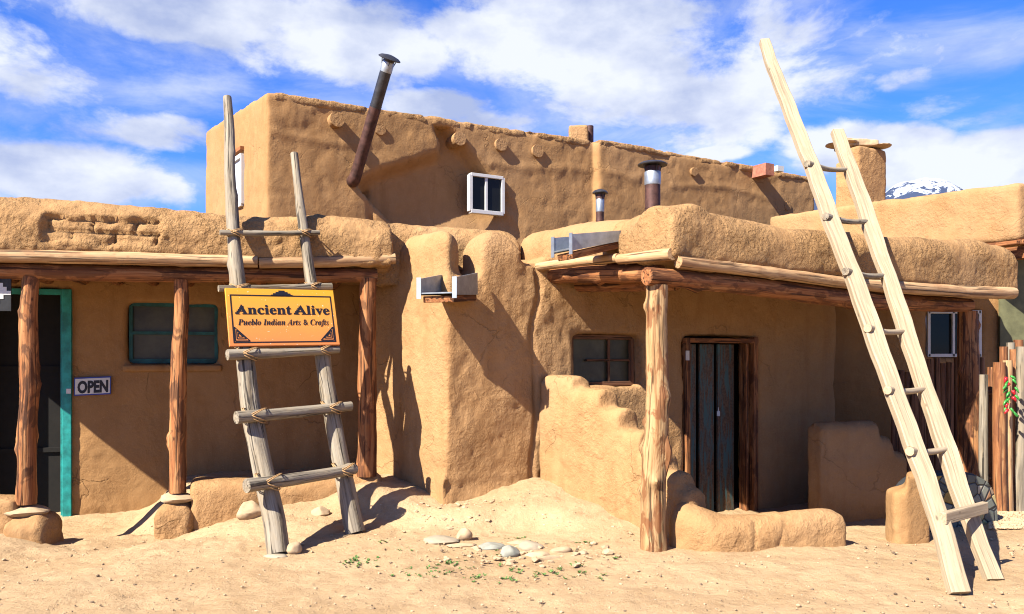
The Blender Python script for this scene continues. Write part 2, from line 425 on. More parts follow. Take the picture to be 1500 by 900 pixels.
def wood_mat(name, stops, sc=1.0, patch=None, bumpk=1.0, knots=0.0, rough=.75, spec=.25, k=1.0, crack=.85):
    stops = [(p_, tuple(x * KA * k for x in c_)) for p_, c_ in stops]
    if patch: patch = (tuple(x * KA * k for x in patch[0]), patch[1])
    m, t, b = newmat(name)
    a_ = t.nodes.new('ShaderNodeAttribute'); a_.attribute_name = 'grain'
    mp = t.nodes.new('ShaderNodeMapping'); t.links.new(a_.outputs['Vector'], mp.inputs[0]); mp.inputs['Scale'].default_value = (26 * sc, 26 * sc, 1.6 * sc)
    g = noise(t, mp.outputs[0], 1.0, 6, .62, .6)
    mp2 = t.nodes.new('ShaderNodeMapping'); t.links.new(a_.outputs['Vector'], mp2.inputs[0]); mp2.inputs['Scale'].default_value = (90, 90, 2.6)
    g2 = noise(t, mp2.outputs[0], 1.0, 3, .6)
    c = ramp(t, g, stops)
    c = mixc(t, ramp(t, g2, [(.5, (0, 0, 0)), (.68, (.55, .55, .55))]), c, tuple(x * .42 for x in stops[0][1]))
    mpk = t.nodes.new('ShaderNodeMapping'); t.links.new(a_.outputs['Vector'], mpk.inputs[0]); mpk.inputs['Scale'].default_value = (42, 42, 1.1)
    ck = ramp(t, noise(t, mpk.outputs[0], 1.0, 2, .5, .4), [(.585, (0, 0, 0)), (.625, (1, 1, 1))])
    c = mixc(t, mth(t, 'MULTIPLY', ck, crack), c, tuple(x * .16 for x in stops[0][1]))
    if patch:
        mp3 = t.nodes.new('ShaderNodeMapping'); t.links.new(a_.outputs['Vector'], mp3.inputs[0]); mp3.inputs['Scale'].default_value = (9, 9, 3.2)
        pf = ramp(t, noise(t, mp3.outputs[0], 1.0, 5, .6, .8), [(.49, (0, 0, 0)), (.55, (1, 1, 1))])
        c = mixc(t, mth(t, 'MULTIPLY', pf, patch[1]), c, patch[0])
    if knots:
        mp4 = t.nodes.new('ShaderNodeMapping'); t.links.new(a_.outputs['Vector'], mp4.inputs[0]); mp4.inputs['Scale'].default_value = (7, 7, 3.4)
        vo = t.nodes.new('ShaderNodeTexVoronoi'); vo.inputs['Scale'].default_value = 1.3; t.links.new(mp4.outputs[0], vo.inputs['Vector'])
        kf = ramp(t, vo.outputs['Distance'], [(.05, (1, 1, 1)), (.12, (0, 0, 0))])
        c = mixc(t, mth(t, 'MULTIPLY', kf, knots), c, tuple(x * .35 for x in stops[0][1]))
    t.links.new(c, b.inputs['Base Color']); b.inputs['Roughness'].default_value = rough; b.inputs['Specular IOR Level'].default_value = spec
    n = bump(t, mth(t, 'SUBTRACT', 1.0, ck), .8 * crack, .012); n = bump(t, g, .5 * bumpk, .012, n); n = bump(t, g2, .4 * bumpk, .004, n); t.links.new(n, b.inputs['Normal'])
    return m
M_beam = wood_mat('peeled pine beam', [(.28, (.22, .065, .02)), (.5, (.46, .18, .06)), (.72, (.62, .32, .13))], 1.0, ((.08, .025, .01), .6), 1.1, .6, k=.85)
M_beam_pale = wood_mat('pale pine fascia log', [(.25, (.42, .23, .11)), (.5, (.60, .38, .19)), (.75, (.72, .50, .28))], .8, ((.36, .18, .08), .4), .8, .5)
M_post = wood_mat('stripped bark post', [(.30, (.20, .06, .02)), (.48, (.46, .18, .06)), (.70, (.60, .32, .13))], .8, ((.09, .035, .015), .75), 2.2, .95)
M_post_pale = wood_mat('pale barked post', [(.30, (.34, .15, .05)), (.46, (.62, .38, .17)), (.72, (.76, .50, .25))], .7, ((.26, .085, .025), .75), 1.9, .9, k=.80)
M_grey = wood_mat('weathered grey pole', [(.32, (.20, .15, .10)), (.47, (.50, .42, .31)), (.72, (.74, .64, .48))], .8, ((.62, .48, .30), .35), 1.9, .7, .85, k=.60)
M_sawn = wood_mat('sawn pale timber', [(.25, (.58, .43, .26)), (.5, (.68, .53, .34)), (.78, (.77, .62, .42))], .5, ((.52, .40, .26), .5), .35, .8, .7, k=.76, crack=.25)
M_knotend = wood_mat('rung end grain', [(.3, (.30, .14, .05)), (.7, (.55, .32, .13))], 1.0)
M_fence = wood_mat('coyote fence pole', [(.30, (.22, .07, .025)), (.5, (.42, .17, .06)), (.72, (.60, .34, .15))], .9, ((.20, .07, .03), .6), 1.3, .5, k=.85)
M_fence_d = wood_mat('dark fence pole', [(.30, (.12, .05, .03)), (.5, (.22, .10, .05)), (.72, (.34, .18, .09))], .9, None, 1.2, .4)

def flat(name, col, rough=.6, metal=0.0, spec=.3, var=.12, sc=14, bmp=.15):
    if not metal: col = tuple(x * KA for x in col)
    m, t, b = newmat(name); v = objc(t)
    n = noise(t, v, sc, 6, .65)
    t.links.new(mixc(t, ramp(t, n, [(.35, (0, 0, 0)), (.65, (1, 1, 1))]), tuple(x * (1 - var) for x in col), tuple(min(1, x * (1 + var)) for x in col)), b.inputs['Base Color'])
    b.inputs['Roughness'].default_value = rough; b.inputs['Metallic'].default_value = metal; b.inputs['Specular IOR Level'].default_value = spec
    if bmp: t.links.new(bump(t, n, bmp, .003), b.inputs['Normal'])
    return m
M_teal = flat('worn teal paint', (.02, .30, .27), .5, var=.35, sc=9)
M_teal_d = flat('faded dark teal paint', (.016, .11, .11), .6, var=.4, sc=9)  # darker teal for the window frame
M_glass = flat('dark window glass', (.014, .014, .012), .1, spec=.16, var=.2, sc=2, bmp=0)
M_dusty = flat('dusty window glass', (.085, .08, .045), .35, spec=.25, var=.4, sc=3, bmp=0)
M_white = flat('white vinyl frame', (.72, .72, .70), .4, var=.05)
M_tin = flat('galvanised tin', (.28, .31, .34), .48, metal=.75, var=.18, sc=11, bmp=.1)
M_black = flat('black painted metal', (.035, .035, .04), .45, var=.4, spec=.4)
M_rust = flat('rusty stovepipe', (.060, .028, .022), .6, metal=.3, var=.5, sc=9)
M_stone = flat('sandstone', (.52, .37, .22), .9, var=.22, sc=9, bmp=.5)
M_stone_p = flat('pale limestone', (.40, .33, .23), .9, var=.15, sc=12, bmp=.5)
M_stone_g = flat('grey stone', (.33, .325, .265), .9, var=.2, sc=12, bmp=.5)
M_ink = flat('dark ink', (.012, .012, .02), .5, var=.1, bmp=0)
M_rope = flat('rawhide lashing', (.50, .30, .13), .7, var=.3, sc=60)
M_red = flat('red chili', (.55, .02, .03), .3, var=.15)
M_green = flat('green chili', (.05, .30, .05), .35, var=.2)
M_leaf = flat('weed leaves', (.10, .20, .045), .6, var=.4, sc=30)
M_pink = flat('pink weathered board', (.42, .16, .10), .8, var=.3)
M_whiteb = flat('white sign board', (.74, .74, .70), .5, var=.06)
M_blue = flat('blue sign border', (.03, .06, .35), .5, var=.1)
M_slate = flat('dark slate edge', (.03, .032, .035), .7, var=.3)
M_olive = flat('olive painted panel', (.14, .14, .07), .7, var=.3, sc=5)
M_blind = flat('pale window blind', (.55, .60, .68), .6, var=.1)

# near-black standing in for the shade inside the rooms
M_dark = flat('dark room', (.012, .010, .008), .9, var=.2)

# old blue door: brown boards with flaking blue paint
M_door, t, b = newmat('flaking blue door')
v = objc(t)
mp = t.nodes.new('ShaderNodeMapping'); t.links.new(v, mp.inputs[0]); mp.inputs['Scale'].default_value = (22, 22, 3.0)
g = noise(t, mp.outputs[0], 1.0, 7, .68, .5)
c = mixc(t, ramp(t, noise(t, v, 40, 3), [(.35, (0, 0, 0)), (.7, (1, 1, 1))]), (.05, .03, .018), (.11, .065, .035))
c = mixc(t, ramp(t, g, [(.47, (0, 0, 0)), (.58, (1, 1, 1))]), c, (.042, .085, .085))
t.links.new(c, b.inputs['Base Color']); b.inputs['Roughness'].default_value = .6
t.links.new(bump(t, g, .5, .006), b.inputs['Normal'])

# sign paint: yellow to orange faded board (real colour change of the board)
M_sign, t, b = newmat('faded yellow sign paint')
tcn = t.nodes.new('ShaderNodeTexCoord'); sp = t.nodes.new('ShaderNodeSeparateXYZ'); t.links.new(tcn.outputs['Generated'], sp.inputs[0])
c = ramp(t, mth(t, 'ADD', sp.outputs[2], mth(t, 'MULTIPLY', mth(t, 'SUBTRACT', noise(t, tcn.outputs['Generated'], 3, 5), .5), .35)), [(.0, (.46, .15, .045)), (.45, (.50, .205, .04)), (1, (.50, .25, .018))])
c = mixc(t, ramp(t, noise(t, tcn.outputs['Generated'], 40, 2), [(.72, (0, 0, 0)), (.75, (.8, .8, .8))]), c, (.75, .70, .6))
t.links.new(c, b.inputs['Base Color']); b.inputs['Roughness'].default_value = .45

# mosaic of flagstones
M_mos, t, b = newmat('flagstone mosaic')
tcn = t.nodes.new('ShaderNodeTexCoord')
v1 = t.nodes.new('ShaderNodeTexVoronoi'); v1.inputs['Scale'].default_value = 9.5; t.links.new(tcn.outputs['Object'], v1.inputs['Vector'])
v2 = t.nodes.new('ShaderNodeTexVoronoi'); v2.feature = 'DISTANCE_TO_EDGE'; v2.inputs['Scale'].default_value = 9.5; t.links.new(tcn.outputs['Object'], v2.inputs['Vector'])
spc = t.nodes.new('ShaderNodeSeparateColor'); t.links.new(v1.outputs['Color'], spc.inputs[0])
c = ramp(t, spc.outputs[0], [(0, (.05, .055, .045)), (.4, (.11, .115, .095)), (.68, (.17, .165, .125)), (.8, (.20, .085, .03)), (.92, (.30, .22, .04)), (1, (.27, .24, .18))])
c = mixc(t, ramp(t, v2.outputs['Distance'], [(.03, (1, 1, 1)), (.07, (0, 0, 0))]), c, (.02, .02, .022))
t.links.new(c, b.inputs['Base Color']); b.inputs['Roughness'].default_value = .6
t.links.new(bump(t, ramp(t, v2.outputs['Distance'], [(.02, (0, 0, 0)), (.1, (1, 1, 1))]), .8, .012), b.inputs['Normal'])

# sand
M_sand, t, b = newmat('sandy dirt'); v = objc(t)
c = mixc(t, ramp(t, noise(t, v, .9, 7, .68), [(.38, (0, 0, 0)), (.68, (1, 1, 1))]), (.295, .198, .106), (.375, .265, .152))
c = mixc(t, ramp(t, noise(t, v, 5, 8, .7), [(.5, (0, 0, 0)), (.75, (.7, .7, .7))]), c, (.20, .122, .063))
c = mixc(t, ramp(t, noise(t, v, 45, 4, .75), [(.55, (0, 0, 0)), (.7, (.5, .5, .5))]), c, (.40, .295, .195))
vo = t.nodes.new('ShaderNodeTexVoronoi'); vo.inputs['Scale'].default_value = 17; vo.inputs['Randomness'].default_value = 1; t.links.new(v, vo.inputs['Vector'])
sc_ = t.nodes.new('ShaderNodeSeparateColor'); t.links.new(vo.outputs['Color'], sc_.inputs[0])
pm = mth(t, 'MULTIPLY', ramp(t, vo.outputs['Distance'], [(.10, (1, 1, 1)), (.18, (0, 0, 0))]), ramp(t, sc_.outputs[0], [(.80, (0, 0, 0)), (.82, (1, 1, 1))]))
c = mixc(t, pm, c, ramp(t, sc_.outputs[1], [(0, (.13, .09, .055)), (.5, (.27, .2, .125)), (1, (.46, .39, .28))]))
t.links.new(c, b.inputs['Base Color']); b.inputs['Roughness'].default_value = .95; b.inputs['Specular IOR Level'].default_value = .08
n = bump(t, noise(t, v, 3.2, 6, .65), .5, .05); n = bump(t, noise(t, v, 14, 8, .75), .75, .028, n); n = bump(t, noise(t, v, 90, 4, .75), .55, .006, n); n = bump(t, pm, .6, .01, n)
t.links.new(n, b.inputs['Normal'])

# ------------------------------------------------------------------ ground
ctrl = [(0, 900, 5.05, .5), (400, 900, 5.05, .6), (750, 900, 5.05, .6), (1100, 900, 5.05, .6), (1500, 900, 5.05, .6)]
GP = []   # (x, y, z, radius)
def g(px, py, Y, r=.5): p = P(px, py, Y); GP.append((p.x, p.y, p.z, r))
def gz(x, y, z, r=.5): GP.append((x, y, z, r))
for px in range(-300, 1900, 150): gz((px - CX) / F * 5.0, 5.0, 0, .9)
for px in range(-300, 1900, 200): gz((px - CX) / F * 3.5, 3.5, 0, .9)
g(405, 812, 6.575, .4); g(520, 781, 7.2, .35); g(740, 802, 6.8, .45); g(650, 790, 6.95, .4); g(870, 800, 6.8, .4)
g(655, 741, 7.85, .3); g(700, 735, 7.9, .3); g(600, 718, 8.2, .3); g(560, 700, 8.3, .3); g(795, 703, 8.3, .3); g(745, 718, 8.1, .3)
g(850, 735, 7.8, .3); g(900, 765, 7.35, .3); g(940, 790, 7.0, .3); g(960, 806, 6.75, .3); g(1000, 808, 6.72, .3)
g(1060, 812, 6.58, .3); g(1150, 806, 6.7, .3); g(1245, 803, 6.82, .3)
g(1290, 800, 7.0, .3); g(1340, 800, 7.1, .3); g(1410, 871, 5.5, .35); g(1457, 851, 5.82, .35); g(1480, 800, 6.9, .4); g(1480, 765, 7.8, .4)
gz(6.5, 9, -.05, .7); gz(7, 7, 0, .7); gz(8, 11, -.1, .8)
g(1270, 792, 7.35, .25); g(1260, 775, 8.2, .3)
for (x, y) in ((2.2, 8.3), (2.8, 8.6), (3.4, 9.0), (2.4, 9.2), (3.0, 9.6), (1.7, 8.0), (1.4, 8.7), (3.9, 9.6), (4.4, 10.2), (3.6, 10.4)): gz(x, y, -.30, .35)
gz(1.9, 7.35, -.12, .25); gz(2.6, 7.5, -.2, .25)
g(240, 789, 7.75, .3); g(150, 795, 7.5, .3); g(75, 803, 7.35, .25); g(0, 790, 7.0, .35); g(60, 812, 6.9, .3); g(-100, 800, 7.0, .4); g(0, 845, 6.2, .5)
g(300, 770, 7.8, .25); g(360, 752, 7.9, .25); g(450, 735, 8.05, .25); g(520, 712, 8.2, .25); g(460, 760, 7.6, .3)
for px in (-200, -50, 60, 130, 200): x, y = LB.at(px); gz(x + .1, y - .25, -.15, .3); gz(x + .2, y - .75, -.145, .3)
for px in (300, 400, 500): x, y = LB.at(px); gz(x, y - .3, .25, .35); gz(x, y - .8, .25, .3)
GA = np.array(GP)
def gheight(x, y):
    x = np.asarray(x, float); y = np.asarray(y, float); num = np.zeros_like(x); den = np.full_like(x, 1e-4)
    for (a_, b_, z, r) in GP:
        w = np.exp(-((x - a_) ** 2 + (y - b_) ** 2) / (r * r)) ; num += w * z; den += w
    z = num / den
    z *= (den / (den + 2e-3))
    # worn dip with a sharp lip in front of the shop door
    k = (x + 4.38) * .961 + (y - 7.45) * .276; q = -(x + 4.38) * .276 + (y - 7.45) * .961      # along / behind the post line
    lip = q - (.02 + .10 * np.sin((k - .1) * 2.4))
    z -= .06 * sstep(lip, 0, .05) * sstep(k, -.3, .1) * sstep(-k, -1.35, -1.05) * (1 - sstep(q, .9, 1.2))
    return z
def gh(x, y): return float(gheight(np.array([x]), np.array([y]))[0])

def axis(lo, hi, step, far, neg):
    a_ = list(np.arange(lo, hi + 1e-6, step)); s_ = step; v = a_[-1]; o = []
    while v < far: s_ *= 1.25; v += s_; o.append(v)
    s_ = step; v = a_[0]; l = []
    while v > neg: s_ *= 1.25; v -= s_; l.append(v)
    return np.array(l[::-1] + a_ + o)
gx = axis(-5.6, 6.4, .035, 9000, -9000); gy = axis(4.6, 10.2, .035, 9000, -3000)
XX, YY = np.meshgrid(gx, gy)
zz = gheight(XX.ravel(), YY.ravel())
pp = np.stack([XX.ravel(), YY.ravel(), np.zeros(XX.size)], 1)
near = np.exp(-((pp[:, 0]) ** 2 + (pp[:, 1] - 7) ** 2) / 300.0)
zz = zz + near * (.024 * fbm(pp, 1.3, 3, 3) + .016 * fbm(pp, 6, 3, 9) + .007 * np.abs(fbm(pp, 15, 2, 12)) * (1 + 2.5 * sstep(pp[:, 1] - .35 * pp[:, 0], 7.0, 7.9)))
nxx = len(gx); idx = np.arange(len(gx) * len(gy)).reshape(len(gy), nxx)
q = np.stack([idx[:-1, :-1].ravel(), idx[:-1, 1:].ravel(), idx[1:, 1:].ravel(), idx[1:, :-1].ravel()], 1)
gr = mk('ground', np.stack([pp[:, 0], pp[:, 1], zz], 1), q.tolist(), M_sand, smooth=True, loc=(0, 0, 0)); tag(gr, kind='structure')

# ------------------------------------------------------------------ snowy mountain range far behind
M_mtn, t, b = newmat('snowy mountain rock'); v = objc(t)
sp = t.nodes.new('ShaderNodeSeparateXYZ'); t.links.new(v, sp.inputs[0])
hgt = mth(t, 'DIVIDE', sp.outputs[2], 2330.0)
sn = mth(t, 'ADD', hgt, mth(t, 'MULTIPLY', mth(t, 'SUBTRACT', noise(t, v, .0045, 8, .7, 1.2), .5), .8))
c = mixc(t, ramp(t, sn, [(.86, (0, 0, 0)), (.90, (1, 1, 1))]), (.022, .034, .07), (.36, .39, .44))
t.links.new(c, b.inputs['Base Color']); b.inputs['Roughness'].default_value = .9
mg = []
MX = np.linspace(-3500, 12000, 200); MY = np.linspace(8200, 14000, 60); A_, B_ = np.meshgrid(MX, MY)
def peak(cx_, cy_, h, w): return h * np.exp(-(((A_ - cx_) / w) ** 2 + ((B_ - cy_) / (w * 1.2)) ** 2))
yb = 10500.0
hh = np.maximum.reduce([peak((1350 - CX) / F * yb, yb, (HY - 259) / F * yb, 1500), peak((1405 - CX) / F * yb, yb + 100, (HY - 268) / F * yb, 1100), peak((1250 - CX) / F * yb, yb + 300, 2080, 800), peak((1190 - CX) / F * yb, yb, 2060, 700),
                        peak((1430 - CX) / F * yb, yb + 200, 1950, 800), peak((1600 - CX) / F * yb, yb, 1900, 1300), peak(1500, yb, 1500, 1800), peak(-1800, yb, 900, 1800)])
pp = np.stack([A_.ravel(), B_.ravel(), np.zeros(A_.size)], 1)
hh = hh.ravel() * (1 + .10 * fbm(pp, .0011, 4, 4)) + EYE - 20
idx = np.arange(A_.size).reshape(A_.shape)
q = np.stack([idx[:-1, :-1].ravel(), idx[:-1, 1:].ravel(), idx[1:, 1:].ravel(), idx[1:, :-1].ravel()], 1)
tag(mk('mountain_range', np.stack([pp[:, 0], pp[:, 1], hh], 1), q.tolist(), M_mtn, smooth=True, loc=(0, 0, 0)), kind='structure')

# ================================================================== HOUSE 1: the shop with the porch on the left
shop = thing('adobe_shop', (-3, 9, -.15), 'low adobe shop with a log porch and teal door frame, at the left', 'adobe house')
zf = -.6
XE = 575
# back wall with the door opening and the window opening
dl, dr = -30, 92          # door opening
wz0, wz1 = ZZ(533, LB.at(187)[1]), ZZ(443, LB.at(187)[1])
parts = [wseg(LB, -420, dl, 0, -.4, zf, 2.75), wseg(LB, dl, dr, 0, -.4, ZZ(423, LB.at(90)[1]), 2.75), wseg(LB, dr, 186, 0, -.4, zf, 2.75),
         wseg(LB, 186, 319, 0, -.4, zf, wz0), wseg(LB, 186, 319, 0, -.4, wz1, 2.75), wseg(LB, 319, 640, 0, -.4, zf, 2.75)]
adobe('back_wall', parts, M_adobe_shade, shop, voxel=.035, smooth=4, low=.02, mid=.004, seed=3)
# parapet roll with a patch of bare bricks where the plaster fell off
PF = LF.off(.17)
zl0, zl1 = ZZ(292, PF.at(0)[1]), ZZ(325, PF.at(560)[1])
def brickhook(co, no):
    u = (co[:, 0] - PF.x) * PF.dx + (co[:, 1] - PF.y) * PF.dy; z = co[:, 2]
    front = sstep(no[:, 0] * PF.nx + no[:, 1] * PF.ny, .3, .7)
    x0, _ = PF.at(55); x1, _ = PF.at(236); u0 = (x0 - PF.x) / PF.dx; u1 = (x1 - PF.x) / PF.dx
    wob = .06 * vnoise(co, 7, 5)
    m = sstep(u + wob, u0, u0 + .05) * sstep(-(u + wob), -u1, -u1 + .05) * sstep(z + wob * .8, 2.60, 2.63) * sstep(-(z + wob * .8), -2.86, -2.83) * front
    row = np.floor((z - 2.60) / .125); fr = (z - 2.60) / .125 - row
    fu = ((u / .36 + .5 * row) % 1.0)
    joint = np.maximum(1 - sstep(np.minimum(fr, 1 - fr), .04, .13), 1 - sstep(np.minimum(fu, 1 - fu) , .015, .05))
    ero = .5 + .5 * vnoise(np.stack([u * 2, row * 3.1, z * 0], 1), 1.5, 8)
    return -m * (.028 + .040 * joint + .034 * ero + .012 * fbm(co, 16, 2, 71)) + (1 - m) * front * .018 * np.maximum(0, fbm(co, 12, 3, 31))
parts = rseg(PF, -260, 90, 0, -.46, 2.50, (3.04, 3.02), .2) + rseg(PF, 90, 330, 0, -.46, 2.50, (3.02, 2.96), .2) + rseg(PF, 330, 470, 0, -.46, 2.48, (2.96, 2.99), .2) + rseg(PF, 470, XE, 0, -.46, 2.49, (2.99, zl1 + .03), .2)
adobe('parapet', parts, M_adobe_r, shop, voxel=.026, smooth=22, low=.035, mid=.014, seed=11, hook=brickhook, chip=.009)
# flat mud roof over porch and room
x0, y0 = LF.at(-238); 
rf = hexa([(x0 + .05, y0 - .0), LF.pt(XE, 0), LF.pt(XE + 40, -2.4), (x0 - 1.7, y0 + 3.0)], 2.44, 2.60)
adobe('roof', [rf, hexa([(x0 - .2, y0 + .6), (x0 + .5, y0 + .2), (x0 - .9, y0 + 3.2), (x0 - 1.7, y0 + 3.0)], 2.44, 2.9), hexa([LB.pt(-420, -.3), LB.pt(640, -.3), (-1.0, 13), (-9, 13)], 2.44, 2.62)], M_adobe_d, shop, voxel=.08, smooth=3, low=.02)
# logs
def lf(px, py, d=0.0):
    x, y = LF.at(px); return Vector((x + LF.nx * d, y + LF.ny * d, ZZ(py, y)))
log('fascia_log', [lf(-225, 376, .14), lf(0, 378, .14), lf(180, 381, .14), lf(378, 386, .14)], [.056, .058, .062, .058], M_beam_pale, shop, seed=2, rough=.09, knots=4)
log('fascia_log', [lf(380, 387, .13), lf(480, 385, .13), lf(576, 381, .13)], [.058, .06, .054], M_beam_pale, shop, seed=3, rough=.09, knots=2)
log('porch_beam', [lf(-225, 397, .0), lf(0, 397, .0), lf(230, 402, .0), lf(552, 404, .0)], [.078, .08, .076, .07], M_beam, shop, seed=4, rough=.08, knots=4)
for px in range(-180, 560, 62):        # roof rafters seen from below
    x, y = LF.at(px); x2, y2 = x - LF.nx * 1.75, y - LF.ny * 1.75
    log('rafter', [(x, y, 2.42), (x2, y2, 2.42)], .06, M_beam, shop, seed=px, seg=10, step=.4)
# posts
def post(parent, base, top, r, mat, seed, knots=6, bend=.014, name='post'):
    base, top = Vector(base), Vector(top); rr = random.Random(seed); n = 6
    path = [base.lerp(top, i / n) + Vector((rr.uniform(-bend, bend), rr.uniform(-bend, bend), 0)) * (0 if i in (0, n) else 1) for i in range(n + 1)]
    rad = [r * (1.12 - .2 * i / n) * rr.uniform(.97, 1.04) for i in range(n + 1)]
    return log(name, path, rad, mat, parent, seed=seed, rough=.13, knots=knots, seg=28, step=.03)
def footing(px, pytop, pybase, Y, r, seed):
    c = P(px, pybase, Y); h = ZZ(pytop, Y)
    return adobe('footing', rhexa([(c.x - r * .8, c.y - r * 1.1), (c.x + r * 1.05, c.y - r * .8), (c.x + r, c.y + r), (c.x - r, c.y + r)], c.z - .4, h + .01, .12), M_adobe_d, shop, voxel=.026, smooth=22, low=.05, mid=.02, seed=seed)
L1 = LF.at(40); L2 = LF.at(262); L3 = LF.at(537)
post(shop, (L1[0] - .015, L1[1], ZZ(738, L1[1])), (L1[0] + .03, L1[1], ZZ(406, L1[1])), .076, M_post, 21, 8)
post(shop, (L2[0] - .01, L2[1], ZZ(722, L2[1])), (L2[0] + .02, L2[1], ZZ(410, L2[1])), .070, M_post, 24, 6)
post(shop, (L3[0] - .0, L3[1], ZZ(697, L3[1])), (L3[0] + .02, L3[1], ZZ(408, L3[1])), .088, M_beam, 23, 3, .01)
footing(46, 752, 802, L1[1], .19, 5); footing(258, 735, 788, L2[1] + .02, .18, 6)
rock('base_stone', (L1[0] + .0, L1[1], ZZ(748, L1[1])), .20, .17, .055, M_stone, shop, 3, .2)
rock('base_stone', (L2[0] - .0, L2[1], ZZ(729, L2[1])), .17, .15, .055, M_stone, shop, 5, .1)
# door: teal frame, near-black leaf standing in for the shade of the doorway
def lb(px, py, d=0.0):
    x, y = LB.at(px); return Vector((x + LB.nx * d, y + LB.ny * d, ZZ(py, y)))
dt = ZZ(428, LB.at(90)[1])
door = meshparts('door_frame', [bar((*LB.pt(99, -.02), -.25), (*LB.pt(99, -.02), dt + .03), .09, .12, (LB.nx, LB.ny, 0)),
                                bar((*LB.pt(-36, -.03), dt), (*LB.pt(100, -.03), dt), .10, .06), bar((*LB.pt(-34, -.02), -.25), (*LB.pt(-34, -.02), dt + .03), .09, .12, (LB.nx, LB.ny, 0)),
                                bar((*LB.pt(91, -.075), -.25), (*LB.pt(91, -.075), dt), .035, .14, (LB.nx, LB.ny, 0))], M_teal, shop)
bevel(door, .006)
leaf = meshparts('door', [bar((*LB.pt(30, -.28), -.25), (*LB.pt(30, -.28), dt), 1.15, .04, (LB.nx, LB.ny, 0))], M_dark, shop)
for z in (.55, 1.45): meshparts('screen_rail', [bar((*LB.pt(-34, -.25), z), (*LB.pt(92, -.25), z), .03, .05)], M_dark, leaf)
meshparts('latch_plate', [box((*LB.pt(102, .045), ZZ(573, 8.9)), (LB.dx * .022, LB.dy * .022, 0), (LB.nx * .004, LB.ny * .004, 0), (0, 0, .026))], M_white, door)
# teal window
yy = LB.at(250)[1]
wz = [ZZ(532, yy), ZZ(443, yy)]
A0, A1 = LB.pt(190, -.10), LB.pt(316, -.10)
def wbar(p, z0, z1, w=.05, d=.05, pl=LB): return bar((*p, z0), (*p, z1), w, d, (pl.nx, pl.ny, 0))
fr = meshparts('window_frame', [wbar(A0, *wz, w=.036), wbar(A1, *wz, w=.036), bar((*A0, wz[0] + .02), (*A1, wz[0] + .02), .05, .05), bar((*A0, wz[1] - .02), (*A1, wz[1] - .02), .05, .05),
                                bar((*A0, ZZ(488, yy)), (*A1, ZZ(488, yy)), .05, .035)], M_teal_d, shop)
meshparts('pane', [bar((*LB.pt(188, -.13), sum(wz) / 2), (*LB.pt(318, -.13), sum(wz) / 2), .01, wz[1] - wz[0])], M_dusty, fr)
adobe('window_sill', [wseg(LB, 180, 326, .05, -.08, wz0 - .09, wz0 - .01)], M_adobe_shade, shop, voxel=.02, smooth=6, low=.008, mid=.003)
# room behind, so nothing shows through
meshparts('room_backing', [wseg(LB, -420, 640, -.9, -1.0, zf, 2.5)], M_dark, shop)
adobe('end_wall', [hexa([(x0 - .75, y0 + 1.45), (x0 - .45, y0 + 1.5), (x0 - 1.4, y0 + 5), (x0 - 1.7, y0 + 5)], zf, 2.75)], M_adobe, shop, voxel=.06, smooth=5)

# ================================================================== HOUSE 2: buttressed house with the porch on the right
house = thing('adobe_house', (1.5, 8.2, -.3), 'adobe house with twin rounded buttresses, tin drain spouts and a corner log porch', 'adobe house')
Cx, Cy = RB.at(655)
bk = (-.55, 1.0)
# left (sunny) face runs back from the corner towards the shop
LFACE = Plane(Cx, Cy, .66, -.75)
Lp = LFACE.at(552)
W0, W1 = 798, 1226
zr = 2.62
dz1 = ZZ(503, RB.at(1050)[1]); wzz = (ZZ(566, RB.at(890)[1]), ZZ(491, RB.at(890)[1]))
body = [hexa([(Cx, Cy), RB.pt(800, 0), RB.pt(800, -1.5), (Lp[0] - .35, Lp[1] + 1.6)], zf, 2.36),
        hexa([(Cx, Cy), (Cx + .3, Cy + .6), (Lp[0] + .2, Lp[1] + 1.4), (Lp[0] - .12, Lp[1] + .12)], zf, 2.36),
        # foot swell
        hexa([(Cx - .03, Cy - .07), RB.pt(795, .05), RB.pt(795, -.3), (Lp[0] + .1, Lp[1] + .1)], zf, .42)]
pil = rhexa([(Cx + .02, Cy + .0), (Cx + .09, Cy + .30), (LFACE.at(576)[0] + .25, LFACE.at(576)[1] + .25), LFACE.pt(576, .0)], 1.0, [2.86, 2.86, 2.86, 2.84], .15)
pil2 = rhexa([RB.pt(706, .01), RB.pt(764, .01), RB.pt(772, -.45), RB.pt(706, -.45)], 1.0, [2.88, 2.86, 2.88, 2.88], .2)
wallp = [wseg(RB, 752, 800, -.01, -.4, zf, 2.54), wseg(RB, 795, 843, 0, -.35, zf, zr), wseg(RB, 843, 941, 0, -.35, zf, wzz[0]), wseg(RB, 843, 941, 0, -.35, wzz[1], zr), wseg(RB, 941, 1003, 0, -.35, zf, zr),
         wseg(RB, 1003, 1108, 0, -.35, dz1 + .07, zr), wseg(RB, 1108, W1, 0, -.35, zf, zr),
         hexa([RB.pt(1215, -.1), RB.pt(W1, -.1), (RB.pt(W1, 0)[0] - .9, RB.pt(W1, 0)[1] + 1.8), (RB.pt(W1, 0)[0] - 1.3, RB.pt(W1, 0)[1] + 1.8)], zf, zr)]
def hook2(co, no):
    # base erosion: undercut just above the ground, swell on the front
    u = (co[:, 0] - Cx) * c30 + (co[:, 1] - Cy) * s30
    front = sstep(no[:, 0] * .5 - no[:, 1] * .866, .5, .8)
    z = co[:, 2]
    er = -.05 * np.exp(-((z - .33) / .13) ** 2) * front * (u < 1.2)
    rough = .016 * np.maximum(0, fbm(co, 13, 3, 77)) * sstep(z, 1.2, 2.3) * (u > .5) * (u < 1.45) * front
    crackm = np.exp(-((u - 1.0 - .05 * vnoise(co * np.array([0, 0, 1.0]), 2.2, 4)) / .028) ** 2) * front * (u < 1.5)
    return er + rough - .035 * crackm
